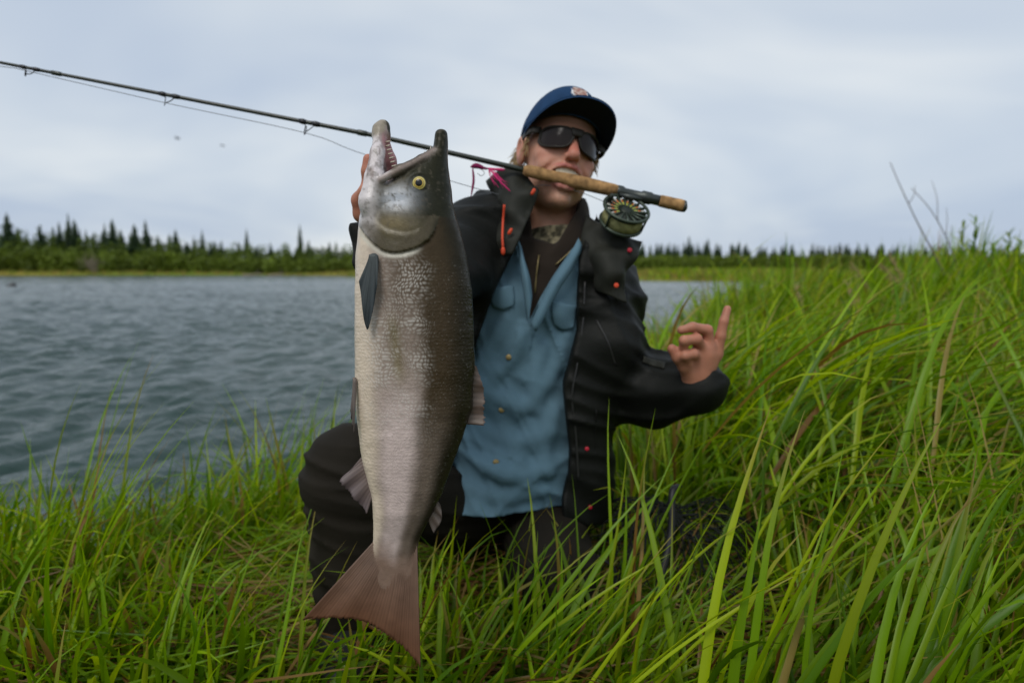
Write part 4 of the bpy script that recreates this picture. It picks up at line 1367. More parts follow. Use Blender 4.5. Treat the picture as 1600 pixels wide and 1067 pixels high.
# badge: white-edged crest with a brown-red field
def badge_pts(s, lift):
    out_ = [(-.019, .014), (-.013, .017), (-.006, .0155), (0, .018), (.006, .0155), (.013, .017), (.019, .014), (.0175, .004), (.019, -.006), (.012, -.013), (.004, -.0135), (0, -.016), (-.004, -.0135), (-.012, -.013), (-.019, -.006), (-.0175, .004)]
    r_ = []
    for x_, z_ in out_:
        x_, z_ = x_ * s, z_ * s + .057
        # wrap on the crown
        t_ = np.clip(z_ / .094, 0, .98)
        pa = np.arcsin(t_ ** (1 / .95))
        c_ = np.cos(pa) ** .52
        yy = .101 * c_ * math.sqrt(max(0, 1 - (x_ / (.0835 * c_)) ** 2))
        r_.append(cw((x_, yy + lift, z_ + lift * .35)))
    return r_
for nm, s, lf, mt in (('badge', 1.0, .0045, pmat('badge_edge', (.72, .74, .76), .8)), ('badge_field', .80, .0060, pmat('badge_field', (.30, .13, .10), .8, nscale=160, alt=(.52, .42, .36)))):
    A_ = badge_pts(s, lf); B_2 = badge_pts(s, lf - .006)
    n_ = len(A_)
    V_ = A_ + B_2 + [np.mean(A_, 0) + (hw((0, 1, 0)) - HC) * .0006]
    F3_ = [(n_ * 2, (j + 1) % n_, j) for j in range(n_)]
    F4_ = [(j, (j + 1) % n_, n_ + (j + 1) % n_, n_ + j) for j in range(n_)]
    mb = MB(); mb.add(V_, F4_, F3_); mb.build(nm, mt, cap, smooth=False)

# ---- sunglasses
M_frame = pmat('glasses_frame', (.022, .019, .015), 0.45, 0.25)
M_lens = pmat('glasses_lens', (.012, .007, .006), 0.15, 0.22)
sg_o = None
def lens_pt(x, z, out_=0.0):
    """point on the wrap-round curve of the glasses"""
    a = x / .088
    return np.array((.088 * math.sin(a), .0175 + .088 * math.cos(a) + out_ - .016 * (abs(x) / .07) ** 3, z + .003))
def lens_outline(sx, grow=0.0, n_=44):
    pts = []
    for t_ in np.linspace(0, 2 * np.pi, n_, endpoint=False):
        c_, s_ = math.cos(t_), math.sin(t_)
        cx, rx = .0385, .0312 + grow
        rz = (.0180 if s_ > 0 else .0215) + grow
        x_ = cx + rx * np.sign(c_) * abs(c_) ** .62
        z_ = rz * np.sign(s_) * abs(s_) ** .62
        if s_ < 0: x_ = cx + (x_ - cx) * (1 - .16 * abs(s_)) + .002
        pts.append((sx * x_, z_ + .000))
    return pts
mb = MB()
for sx in (-1, 1):
    ip = lens_outline(sx, -.0008); op = lens_outline(sx, .0028)
    n_ = len(ip)
    V_ = [hw(lens_pt(x, z, .003)) for x, z in op] + [hw(lens_pt(x, z, .003)) for x, z in ip] + [hw(lens_pt(x, z, -.0015)) for x, z in ip] + [hw(lens_pt(x, z, -.0015)) for x, z in op]
    F4_ = []
    for r_ in range(4):
        a0, b0 = r_ * n_, ((r_ + 1) % 4) * n_
        F4_ += [(a0 + j, a0 + (j + 1) % n_, b0 + (j + 1) % n_, b0 + j) for j in range(n_)]
    mb.add(V_, F4_)
V_, F4_ = sheet([[hw(lens_pt(x, .0205, .002)) for x in (-.014, 0, .014)], [hw(lens_pt(x, .012, .003)) for x in (-.012, 0, .012)], [hw(lens_pt(x, .004, .003)) for x in (-.009, 0, .009)]], .005, 8, 8)
mb.add(V_, F4_)
glasses = mb.build('sunglasses', M_frame, person)
for sx in (-1, 1):
    ip = lens_outline(sx, .0004); n_ = len(ip)
    V_, F3_, F4_ = [], [], []
    lay = 5
    c0 = np.array((sx * .0385, -.001))
    for k_ in range(lay):
        f_ = 1 - k_ / lay
        V_ += [hw(lens_pt(c0[0] + (x - c0[0]) * f_, c0[1] + (z - c0[1]) * f_, .0015 + .0008 * (1 - f_))) for x, z in ip]
    for k_ in range(lay - 1):
        F4_ += [(k_ * n_ + j, k_ * n_ + (j + 1) % n_, (k_ + 1) * n_ + (j + 1) % n_, (k_ + 1) * n_ + j) for j in range(n_)]
    V_.append(hw(lens_pt(c0[0], c0[1], .0025)))
    F3_ = [(len(V_) - 1, (lay - 1) * n_ + j, (lay - 1) * n_ + (j + 1) % n_) for j in range(n_)]
    mb = MB(); mb.add(V_, F4_, F3_); mb.build('lens', M_lens, glasses)
    pts = spline([hw(lens_pt(sx * .070, .013)), hw((sx * .0815, .055, .014)), hw((sx * .0835, .01, .013)), hw((sx * .080, -.03, .006))], 12)
    rows = [[q + (hw((0, 0, 1)) - HC) * h_ * k_ for q in pts] for h_, k_ in ((1, .0075), (1, 0), (1, -.0060))]
    V_, F4_ = sheet(rows, .004, 6, 14)
    mb = MB(); mb.add(V_, F4_); mb.build('temple_arm', M_frame, glasses)

# ------------------------------------------------------------------ clothes
ax_t = NB - PEL
LT = np.linalg.norm(ax_t); ez = ax_t / LT
ex = np.array((1.0, .10, 0)); ex -= ez * (ex @ ez); ex /= np.linalg.norm(ex)
ey = np.cross(ez, ex)                                   # away from the camera
def tcoord(q):
    r_ = q - PEL.astype(np.float32)
    return r_ @ ex.astype(np.float32), r_ @ ey.astype(np.float32), (r_ @ ez.astype(np.float32)) / LT
def torso(q, grow, A_, B_2, T_):
    u, v, t_ = tcoord(q)
    a = np.interp(t_, T_, A_) + grow; b_ = np.interp(t_, T_, B_2) + grow
    k0 = np.sqrt((u / a) ** 2 + (v / b_) ** 2)
    return (k0 - 1) * np.minimum(a, b_)
T_ = [-.35, -.1, 0, .25, .5, .75, .9, 1.0, 1.1]
TA = [.200, .188, .174, .156, .155, .165, .150, .085, .05]
TB = [.185, .165, .150, .122, .115, .112, .095, .070, .05]
def folds(q, sc, amp, dirs, seed=0):
    """sharp-crested cloth folds running across the given stretch directions"""
    o_ = 0
    for i, (dv, k) in enumerate(dirs):
        dv = np.asarray(dv, np.float32); dv = dv / np.linalg.norm(dv)
        along = q @ dv
        w_ = (fbm(q * sc * .45 + 7.7 * i + seed, 2) - .5)
        n_ = vnoise(np.stack([along * k + w_ * 3.2, (q[:, 0] * 2.1 + i * 3 + seed), q[:, 2] * 2.1], -1))
        o_ = o_ + (1 - np.abs(2 * n_ - 1)) ** 1.6 - .45
    return -o_ * amp / len(dirs)

def on_front(px, py, fn, d0=1.15, d1=1.6, off=0.0):
    """first point where the view line through a photo pixel meets a garment"""
    ds = np.linspace(d0, d1, 600)
    pts = np.array([P(px, py, d_) for d_ in ds]).astype(np.float32)
    v_ = fn(pts)
    k_ = int(np.argmax(v_ < 0)) if (v_ < 0).any() else 300
    return P(px, py, ds[k_] - off)
# shirt --------------------------------------------------------------
hem_p = P(785, 806, 1.37)
hem_n = np.array((.03, .0, -1.0)); hem_n /= np.linalg.norm(hem_n)
vL = np.array([P(x, y, 1.34) for x, y in ((806, 345), (806, 372), (812, 400), (818, 440), (822, 470), (826, 505))])
vR = np.array([P(x, y, 1.34) for x, y in ((906, 345), (898, 385), (884, 405), (866, 430), (845, 465), (826, 505))])
shirt_ridges = []
def shirt_sdf(q):
    d = shirt_base(q)
    for R_, r_ in shirt_ridges:
        lo_ = R_.min(0) - .06; hi_ = R_.max(0) + .06
        m_ = ((q > lo_) & (q < hi_)).all(1)
        if m_.any():
            n_ = len(R_)
            rr_ = r_ * np.sin(np.linspace(.25, np.pi - .25, n_))
            dd = chain(q[m_], R_, rr_, .004)
            d[m_] = smin(d[m_], dd, .022)
    return smax(d, (q - hem_p.astype(np.float32)) @ hem_n.astype(np.float32), .004)
def shirt_base(q):
    d = torso(q, .012, TA, TB, T_)
    for a, b_ in ((SHR, ELR), (SHL, ELL)):
        d = smin(d, rc(q, a, (a + b_) / 2, .056, .052), .04)
    u, v, t_ = tcoord(q)
    lowf = sstep(.55, .0, t_)
    d = d + folds(q, 6, .026, [((.35, 0, 1), 19), ((-.6, 0, .8), 17)], 3) * (.6 + .9 * lowf) + folds(q, 9, .011, [((1, 0, .5), 42)], 9)
    # placket
    xc_ = np.interp(q[:, 2], [hem_p[2], P(0, 505, 1.34)[2]], [P(768, 800, 1.38)[0], P(824, 505, 1.34)[0]])
    d = d - .0035 * (np.abs(q[:, 0] - xc_) < .017) * (v < 0) * (q[:, 2] < vL[-1, 2] + .005)
    # open collar
    xl = np.interp(q[:, 2], vL[::-1, 2], vL[::-1, 0]); xr = np.interp(q[:, 2], vR[::-1, 2], vR[::-1, 0])
    cut = np.minimum(np.minimum(q[:, 0] - xl, xr - q[:, 0]), q[:, 2] - vL[-1, 2])
    cut = np.minimum(cut, -v + .02)
    d = smax(d, cut, .004)
    d = smax(d, (q - hem_p.astype(np.float32)) @ hem_n.astype(np.float32), .004)
    d = smax(d, -torso(q, -.004, TA, TB, T_), .003)
    return smax(d, t_ - .98, .01)
for pts_, r_ in (([(742, 655), (775, 680), (815, 690), (858, 676)], .016), ([(735, 712), (775, 735), (820, 742), (866, 722)], .018), ([(748, 600), (790, 628), (840, 640)], .013),
                 ([(884, 525), (868, 570), (842, 612), (815, 640)], .012), ([(772, 560), (758, 610), (742, 650)], .012), ([(730, 760), (780, 775), (850, 765)], .014),
                 ([(815, 520), (800, 560), (775, 590)], .009), ([(868, 640), (850, 690), (858, 740)], .012), ([(790, 500), (770, 540), (752, 575)], .010), ([(850, 540), (835, 590), (840, 625)], .008)):
    shirt_ridges.append((spline([on_front(x, y, shirt_base, off=-.002) for x, y in pts_], 9).astype(np.float32), r_))
M_shirt = pmat('blue_cotton', (.098, .178, .232), 0.85, 0.2, nscale=7, namt=.16, bump=.25, bscale=700, bdist=.0008)
lo = np.minimum(PEL, NB) - (.30, .24, .16); hi = np.maximum(PEL, NB) + (.30, .24, .10)
V, Q4 = snet(shirt_sdf, lo, hi, .0045, pad=1.6)
shirt = obj('shirt', mesh_np('shirt', V, Q4), M_shirt, person)

M_btn = pmat('brass_button', (.30, .22, .09), 0.4, 0.5, metal=.5)
def disc(mb, c, n_, r_, h_=.003, seg=16):
    n_ = n_ / np.linalg.norm(n_)
    mb.tube([c - n_ * h_, c + n_ * h_ * .6, c + n_ * h_], [r_, r_, r_ * .7], seg)
toc = -np.array((0, cp, -sp))
for px_, py_ in ((795, 558), (784, 640), (775, 722)):
    mb = MB(); disc(mb, on_front(px_, py_, shirt_sdf), toc, .0062); mb.build('button', M_btn, shirt)
# pocket flap and open collar wings
rows = [[on_front(x, y, shirt_sdf, off=.004) for x, y in r_] for r_ in ([(862, 470), (880, 474), (900, 478)], [(862, 490), (880, 494), (899, 498)], [(866, 508), (880, 516), (896, 512)])]
V_, F4_ = sheet(rows, .005, 12, 14); mb = MB(); mb.add(V_, F4_); mb.build('pocket_flap', M_shirt, shirt)
rows = [[on_front(x, y, shirt_sdf, off=.004) for x, y in r_] for r_ in ([(768, 452), (785, 448), (802, 446)], [(767, 468), (785, 466), (804, 464)], [(770, 480), (786, 484), (802, 478)])]
V_, F4_ = sheet(rows, .005, 12, 14); mb = MB(); mb.add(V_, F4_); mb.build('pocket_flap', M_shirt, shirt)
rows = [[P(806, 372, 1.345), P(812, 410, 1.335), P(818, 450, 1.33), P(826, 508, 1.335)], [P(811, 376, 1.342), P(818, 410, 1.328), P(824, 442, 1.324), P(829, 480, 1.330)], [P(814, 384, 1.352), P(822, 412, 1.340), P(828, 436, 1.335), P(831, 462, 1.337)]]
V_, F4_ = sheet(rows, .0035, 14, 24, .004, 40); mb = MB(); mb.add(V_, F4_); mb.build('collar', M_shirt, shirt)
rows = [[P(904, 372, 1.365), P(888, 402, 1.345), P(864, 436, 1.335), P(828, 508, 1.335)], [P(908, 382, 1.358), P(892, 412, 1.338), P(868, 446, 1.328), P(833, 514, 1.330)], [P(908, 392, 1.37), P(895, 420, 1.345), P(873, 454, 1.335), P(838, 518, 1.335)]]
V_, F4_ = sheet(rows, .0035, 14, 24, .004, 40); mb = MB(); mb.add(V_, F4_); mb.build('collar', M_shirt, shirt)

# dark fleece under the shirt, its stand-up collar round the neck -----
def fleece_sdf(q):
    d = torso(q, .002, TA, TB, T_)
    u, v, t_ = tcoord(q)
    d = smax(d, t_ - .985, .02)
    d = smax(d, -.28 + 0 * t_ - (t_ - .55), .01)
    nkc = rc(q, NB + (0, 0, -.03), NB * .45 + hw((0, -.02, -.09)) * .55 + (0.004, .006, 0), .088, .080)
    nki = rc(q, NB + (0, 0, -.06), NB * .45 + hw((0, -.02, -.09)) * .55 + (0.004, .006, .05), .072, .066)
    col_ = smax(nkc, -nki, .004)
    # gap at the throat
    gx = np.interp(q[:, 2], [P(0, 430, 1.36)[2], P(0, 320, 1.38)[2]], [.002, .050])
    cx_ = np.interp(q[:, 2], [P(0, 430, 1.36)[2], P(0, 320, 1.38)[2]], [P(840, 430, 1.36)[0], P(868, 320, 1.38)[0]])
    col_ = smax(col_, np.minimum(gx - np.abs(q[:, 0] - cx_), -v), .004)
    d = smin(d, col_, .012)
    d = d + folds(q, 9, .005, [((.5, 0, 1), 20), ((1, 0, .2), 16)], 2)
    return smax(d, -torso(q, -.012, TA, TB, T_) , .004) if False else d
M_fleece = pmat('brown_fleece', (.028, .021, .016), 0.95, 0.1, sheen=.1, bump=.4, bscale=350, bdist=.0015)
lo = NB - (.22, .20, .25); hi = NB + (.22, .20, .16)
V, Q4 = snet(fleece_sdf, lo, hi, .0042, pad=1.9)
fleece = obj('fleece', mesh_np('fleece', V, Q4), M_fleece, person)
M_zip = pmat('zip_teeth', (.22, .17, .07), 0.4, 0.5, metal=.4)
mb = MB(); mb.tube(spline([on_front(x, y, fleece_sdf, 1.25, 1.6, .002) for x, y in ((846, 372), (842, 400), (838, 430), (836, 458))], 14), .0016, 6); mb.build('zipper', M_zip, fleece)
mb = MB(); mb.tube(spline([on_front(x, y, fleece_sdf, 1.2, 1.6, .003) for x, y in ((917, 357), (905, 378), (888, 396), (868, 414))], 14), .0016, 6); mb.build('zipper', M_zip, fleece)

# patterned neck tube ------------------------------------------------
def gaiter_sdf(q):
    a, b_ = NB + (0.004, .0, -.030), NB * .78 + hw((0, -.02, -.09)) * .22 + (.004, .002, 0)
    d = rc(q, a, b_, .076, .066)
    d = d + folds(q, 12, .007, [((.2, 0, 1), 34)], 4)
    t_ = (q - a.astype(np.float32)) @ ((b_ - a) / np.linalg.norm(b_ - a)).astype(np.float32)
    return smax(d, t_ - np.linalg.norm(b_ - a), .008)
V, Q4 = snet(gaiter_sdf, NB - .13, NB + .13, .0038)
obj('neck_gaiter', mesh_np('neck_gaiter', V, Q4), pmat('gaiter_print', (.05, .045, .03), .9, .1, nscale=75, alt=(.22, .19, .12)), person)

# jacket --------------------------------------------------------------
oL = np.array([P(x, y, 1.30) for x, y in ((812, 330), (806, 372), (800, 398), (770, 460), (742, 540), (720, 620), (700, 700), (690, 800))])
oR = np.array([P(x, y, 1.30) for x, y in ((925, 330), (918, 380), (910, 400), (906, 470), (906, 520), (893, 575), (884, 610), (888, 660), (896, 720), (894, 760), (884, 800))])
hemj_p = P(900, 808, 1.45)
def arms_sdf(q):
    d = rc(q, SHR, ELR, .078, .068)
    d = smin(d, rc(q, ELR, WRR, .068, .050), .03)
    e = rc(q, SHL, ELL, .066, .068)
    e = smin(e, rc(q, ELL, P(1018, 606, 1.44), .068, .062), .03)
    e = smin(e, rc(q, P(1018, 606, 1.44), P(1092, 611, 1.335), .060, .046), .03)
    # cuffs are open tubes
    cr = (WRR - ELR) / np.linalg.norm(WRR - ELR)
    d = smax(d, (q - WRR.astype(np.float32)) @ cr.astype(np.float32) - .004, .006)
    d = smax(d, -rc(q, WRR - cr * .04, WRR + cr * .05, .042, .042), .004)
    cl_ = hp(1092, 575) - WRL; cl_ /= np.linalg.norm(cl_)
    e = smax(e, -rc(q, WRL + cl_ * .026 + (.004, 0, 0), WRL + cl_ * .10 + (0.004, 0, 0), .032, .042), .006)
    return np.minimum(d, e)
def jacket_sdf(q):
    d = torso(q, .036, TA, TB, T_)
    u, v, t_ = tcoord(q)
    # left front panel hangs wide and loose
    d = smin(d, chain(q, [P(925, 460, 1.47), P(938, 535, 1.43), P(908, 640, 1.43), P(908, 760, 1.46)], [.060, .080, .050, .046], .04), .04)
    d = smin(d, rc(q, NB + (0, .03, -.03), SHR, .075, .080), .05); d = smin(d, rc(q, NB + (0, .03, -.03), SHL, .070, .066), .04)
    d = smin(d, arms_sdf(q), .03)
    d = d + folds(q, 5, .030, [((.9, .2, .6), 17), ((-.4, .3, 1), 16)], 6) + folds(q, 9, .010, [((.3, .6, 1), 34)], 1)
    xl = np.interp(q[:, 2], oL[::-1, 2], oL[::-1, 0]); xr = np.interp(q[:, 2], oR[::-1, 2], oR[::-1, 0])
    cut = np.minimum(np.minimum(q[:, 0] - xl, xr - q[:, 0]), -v + .01)
    inn = torso(q, .020, TA, TB, T_)
    near_torso = np.minimum(cut, .30 + 0 * cut)
    # only the torso shell is cut open: leave the arm that reaches forward
    armd = rc(q, SHR, ELR, .078, .068)
    armd = np.minimum(armd, rc(q, ELR, WRR, .068, .055))
    d = smax(d, np.minimum(near_torso, armd + .012), .006)
    d = smax(d, -smax(inn, -(v - .25), .01), .006)
    # neck hole and hem
    d = smax(d, -rc(q, NB + (0, 0, -.02), NB + (.01, .0, .14), .075, .11), .012)
    hz = (q - hemj_p.astype(np.float32)) @ np.array((-.25, 0, -1), np.float32)
    return smax(d, hz - .0, .008)
lo = np.minimum.reduce([PEL, SHR, WRR, WRL, ELL]) - (.12, .16, .16); hi = np.maximum.reduce([NB, SHL, WRL, PEL, ELL]) + (.12, .24, .12)
V, Q4 = snet(jacket_sdf, lo, hi, .0058, pad=1.5)
M_jacket = pmat('black_shell_fabric', (.0075, .0082, .0068), 0.6, 0.17, nscale=6, namt=.25, bump=.35, bscale=120, bdist=.0018)
jacket = obj('jacket', mesh_np('jacket', V, Q4), M_jacket, person)
M_flap = pmat('grey_green_lining', (.022, .023, .018), 0.65, 0.2, nscale=18, namt=.25, bump=.3, bscale=90, bdist=.002)

# stand-up collar, folded open on both sides
rows = [[P(757, 282, 1.40), P(776, 268, 1.385), P(800, 262, 1.37), P(824, 272, 1.36), P(843, 292, 1.355)],
        [P(768, 305, 1.39), P(785, 300, 1.37), P(802, 303, 1.35), P(820, 310, 1.34), P(836, 318, 1.34)],
        [P(775, 345, 1.375), P(788, 343, 1.355), P(800, 345, 1.335), P(812, 348, 1.325), P(822, 350, 1.325)],
        [P(770, 395, 1.37), P(780, 398, 1.35), P(790, 400, 1.335), P(797, 400, 1.325), P(803, 398, 1.322)]]
V_, F4_ = sheet(rows, .008, 60, 50, .026, 34)
mb = MB(); mb.add(V_, F4_); fl_l = mb.build('collar_flap', M_flap, jacket)
rows = [[P(918, 338, 1.40), P(938, 350, 1.375), P(962, 360, 1.36), P(985, 370, 1.36), P(1002, 379, 1.37)],
        [P(912, 372, 1.385), P(932, 382, 1.355), P(954, 392, 1.335), P(975, 400, 1.335), P(992, 406, 1.345)],
        [P(922, 410, 1.375), P(936, 418, 1.345), P(950, 425, 1.325), P(966, 432, 1.325), P(979, 437, 1.335)],
        [P(938, 448, 1.37), P(946, 456, 1.345), P(954, 462, 1.335), P(964, 468, 1.335), P(976, 474, 1.345)]]
V_, F4_ = sheet(rows, .008, 60, 50, .026, 34)
mb = MB(); mb.add(V_, F4_); fl_r = mb.build('collar_flap', M_flap, jacket)
M_orange = pmat('orange_tab', (.60, .060, .018), 0.6, 0.4)
M_red = pmat('red_snap', (.42, .012, .030), 0.4, 0.4)
def near_pt(o_, px_, py_, off=.003):
    me_ = o_.data
    co = np.zeros(len(me_.vertices) * 3, np.float32); me_.vertices.foreach_get('co', co); co = co.reshape(-1, 3)
    tg = P(px_, py_, 1.0); dr = tg - np.array((0, 0, CAMZ)); dr /= np.linalg.norm(dr)
    r_ = co - np.array((0, 0, CAMZ)); al = r_ @ dr
    pd = np.linalg.norm(r_ - al[:, None] * dr, axis=1)
    ok_ = pd < .010
    k_ = np.argmin(np.where(ok_, al, 9)) if ok_.any() else np.argmin(pd)
    return np.array((0, 0, CAMZ)) + dr * (al[k_] - off)
def pill(par, name, a, b_, r_, mat):
    mb = MB(); mb.tube([a, a * .75 + b_ * .25, a * .25 + b_ * .75, b_], [r_ * .55, r_, r_, r_ * .55], 10); return mb.build(name, mat, par)
for (px_, py_) in ((833, 300), (797, 362)):
    c = near_pt(fl_l, px_, py_, .004); pill(jacket, 'orange_tab', c + (.0035, 0, .006), c - (.0035, 0, .006), .0036, M_orange)
for (px_, py_) in ((984, 391), (963, 446)):
    c = near_pt(fl_r, px_, py_, .004); mb = MB(); disc(mb, c, toc, .0048, .002); mb.build('snap', M_red if py_ < 400 else M_orange, jacket)
cpts = [near_pt(fl_l, x, y, .007) for x, y in ((788, 320), (786, 345), (785, 370), (786, 388))]
mb = MB(); mb.tube(spline(cpts, 16), .0024, 7); dc = mb.build('drawcord', M_orange, jacket)
pill(jacket, 'cord_end', cpts[-1] + (0, 0, .002), cpts[-1] - (0, 0, .013), .0042, M_orange)
for px_, py_ in ((917, 701), (922, 792)):
    mb = MB(); disc(mb, on_front(px_, py_, jacket_sdf, 1.2, 1.7, .001), toc, .0045, .002); mb.build('snap', M_red, jacket)
# front zip along the open edge, a chest pocket zip and the storm flap seam
M_jzip = pmat('dark_zip', (.035, .035, .035), .4, .4, metal=.3)
mb = MB(); mb.tube(spline([on_front(x, y, jacket_sdf, 1.15, 1.7, .001) for x, y in ((914, 440), (911, 500), (902, 570), (894, 620), (900, 680), (904, 750))], 40), .0022, 6); mb.build('zipper', M_jzip, jacket)
mb = MB(); mb.tube(spline([on_front(x, y, jacket_sdf, 1.15, 1.7, .0005) for x, y in ((932, 500), (950, 535), (962, 570))], 16), .0020, 6); mb.build('pocket_zip', M_jzip, jacket)
mb = MB(); mb.tube(spline([on_front(x, y, jacket_sdf, 1.15, 1.7, -.0004) for x, y in ((932, 640), (930, 700), (934, 770))], 20), .0016, 6); mb.build('seam', M_jacket, jacket)
# sleeve tab on the raised cuff
rows = [[on_front(x, y, jacket_sdf, 1.15, 1.7, .004) for x, y in r_] for r_ in ([(1006, 556), (1022, 562), (1040, 566)], [(1004, 566), (1020, 572), (1038, 576)])]
V_, F4_ = sheet(rows, .004, 6, 10); mb = MB(); mb.add(V_, F4_); mb.build('sleeve_tab', M_flap, jacket)

# trousers and boots --------------------------------------------------
def trouser_sdf(q):
    d = rc(q, HIR, KNR, .088, .074)
    d = smin(d, rc(q, KNR, ANR, .074, .058), .03)
    e = rc(q, HIL, KNL, .092, .080)
    e = smin(e, rc(q, KNL, ANL, .080, .060), .03)
    d = smin(d, e, .02)
    d = smin(d, rc(q, HIR + (0, .02, .02), HIL + (0, .02, .02), .110, .110), .05)
    d = d + folds(q, 7, .016, [((.5, .3, 1), 21), ((1, 0, .3), 17)], 12) + folds(q, 10, .008, [((.2, .1, 1), 44)], 5)
    return d
M_trouser = pmat('dark_olive_wader', (.016, .013, .009), 0.8, 0.15, nscale=8, namt=.3, bump=.3, bscale=200, bdist=.0015)
pp = np.array([HIR, KNR, ANR, HIL, KNL, ANL])
V, Q4 = snet(trouser_sdf, pp.min(0) - .15, pp.max(0) + .17, .0052, pad=1.5)
trousers = obj('trousers', mesh_np('trousers', V, Q4), M_trouser, person)
M_boot = pmat('black_rubber', (.012, .012, .013), 0.42, 0.5, nscale=20, namt=.3, bump=.2, bscale=60)
def boot_sdf_at(an, fwd):
    fwd = fwd / np.linalg.norm(fwd)
    gz_ = float(ground_z(np.array([an[0]]), np.array([an[1]]))[0]) - .01
    heel = np.array((an[0], an[1], gz_ + .045)) - fwd * .05
    toe = np.array((an[0], an[1], gz_ + .042)) + fwd * .17
    def fn(q):
        d = rc(q, an, heel + fwd * .03, .066, .056)
        d = smin(d, chain(q, [heel, (heel + toe) / 2 + (0, 0, .012), toe], [.050, .050, .043], .03), .03)
        d = smax(d, gz_ - q[:, 2], .012)
        sole = chain(q * np.array((1, 1, 1), np.float32), [heel - (0, 0, .02), toe - (0, 0, .02)], [.056, .050], .02)
        sole = smax(sole, q[:, 2] - gz_ - .026, .006); sole = smax(sole, gz_ - q[:, 2], .006)
        d = np.minimum(d, sole)
        d = d - .006 * np.exp(-((q[:, 2] - an[2] - .01) / .012) ** 2)
        return d
    return fn, heel, toe
for an, fw in ((ANR, np.array((.25, -1, 0))), (ANL, np.array((.1, 1, 0)))):
    fn, heel, toe = boot_sdf_at(an, fw)
    q_ = np.array([an, heel, toe])
    V, Q4 = snet(fn, q_.min(0) - .1, q_.max(0) + .1, .0050)
    obj('boot', mesh_np('boot', V, Q4), M_boot, person)

# ------------------------------------------------------------------ fishing rod with its reel
RDEP = 1.352
rod_px = [(-1250, -60), (-500, 25), (0, 98), (258, 148), (590, 213), (820, 266), (1071, 323)]
def rodp(x, off=0.0, dd=0.0):
    xs = np.array([a for a, _ in rod_px], float); ys = np.array([b_ for _, b_ in rod_px], float)
    return P(x, np.interp(x, xs, ys) + off, RDEP + dd)
rod = tag(empty('fishing_rod', rodp(900)), 'fly rod with cork grip and green reel clenched between the teeth', 'fishing rod')
M_blank = pmat('rod_blank', (.018, .024, .016), 0.3, 0.5)
M_cork = pmat('cork', (.33, .19, .08), 0.85, 0.2, nscale=70, namt=.6, bump=.5, bscale=160, bdist=.0012)
M_seat = pmat('reel_seat_metal', (.055, .062, .058), 0.38, 0.5, metal=.6)
M_wire = pmat('guide_wire', (.03, .03, .032), 0.3, 0.5, metal=.5)
xs = np.concatenate([np.linspace(-1250, 0, 14), np.linspace(30, 830, 34)])
mb = MB(); mb.tube([rodp(x) for x in xs], np.interp(xs, [-1250, 0, 500, 830], [.0014, .0030, .0042, .0056]), 12); mb.build('blank', M_blank, rod)
# ferrule and whippings
for x in (88, 566):
    mb = MB(); mb.tube([rodp(x - 9), rodp(x - 6), rodp(x + 6), rodp(x + 9)], np.array([1, 1.35, 1.35, 1]) * np.interp(x, [0, 500], [.0031, .0042]), 12); mb.build('ferrule', M_blank, rod)
gx_ = np.array([818, 824, 836, 846, 852, 868, 890, 915, 940, 958, 964], float)
gr_ = np.array([.0085, .0115, .0126, .0126, .0112, .0118, .0132, .0136, .0130, .0126, .0118])
mb = MB(); mb.tube([rodp(x) for x in gx_], gr_, 20); mb.build('cork_grip', M_cork, rod)
mb = MB(); mb.tube([rodp(x) for x in (962, 966, 972, 976, 1000, 1003, 1016, 1019, 1032)], [.0115, .0122, .0122, .0095, .0095, .0124, .0124, .0105, .0105], 18); mb.build('reel_seat', M_seat, rod)
mb = MB(); mb.tube([rodp(x) for x in (1030, 1033, 1048, 1049, 1062, 1068)], [.0108, .0118, .0122, .0118, .0124, .0118], 18); mb.build('butt_cork', M_cork, rod)
mb = MB(); mb.tube([rodp(x) for x in (1067, 1071, 1073)], [.0120, .0112, .006], 18); mb.build('butt_cap', M_seat, rod)
def torus(mb, c, n_, r_, t_, seg=28, ts=8, squash=1.0):
    n_ = n_ / np.linalg.norm(n_)
    a = np.cross(n_, (0, 0, 1.0)); a = a / np.linalg.norm(a) if np.linalg.norm(a) > .1 else np.array((1.0, 0, 0)); b_ = np.cross(n_, a)
    V_ = []
    for i in range(seg):
        t0 = 2 * np.pi * i / seg; rd = a * math.cos(t0) + b_ * math.sin(t0)
        for j in range(ts):
            t1 = 2 * np.pi * j / ts
            V_.append(c + rd * (r_ + t_ * math.cos(t1)) + n_ * t_ * squash * math.sin(t1))
    F4_ = [(i * ts + j, ((i + 1) % seg) * ts + j, ((i + 1) % seg) * ts + (j + 1) % ts, i * ts + (j + 1) % ts) for i in range(seg) for j in range(ts)]
    mb.add(V_, F4_)
rdir = rodp(600) - rodp(0); rdir /= np.linalg.norm(rdir)
for x, dr, r_ in ((40, 7.5, .0055), (258, 9.5, .0075), (477, 11.5, .0085)):
    c = rodp(x, dr + 1.5)
    mb = MB(); torus(mb, c, rdir + np.array((0, .55, 0)), r_, .0010, 20, 6)
    mb.tube(spline([c + (0, 0, r_), rodp(x - 1, 2)], 4), .0009, 6)
    mb.tube(spline([c + (.002, 0, -r_ * .3), rodp(x + 9, 8), rodp(x + 15, 2)], 8), .0009, 6)
    mb.tube([rodp(x - 10), rodp(x - 4), rodp(x + 2)], np.array([1.05, 1.4, 1.05]) * np.interp(x, [0, 500], [.0030, .0042]), 10)
    mb.tube([rodp(x + 10), rodp(x + 16), rodp(x + 24)], np.array([1.05, 1.4, 1.05]) * np.interp(x, [0, 500], [.0030, .0042]), 10)
    mb.build('line_guide', M_wire, rod)
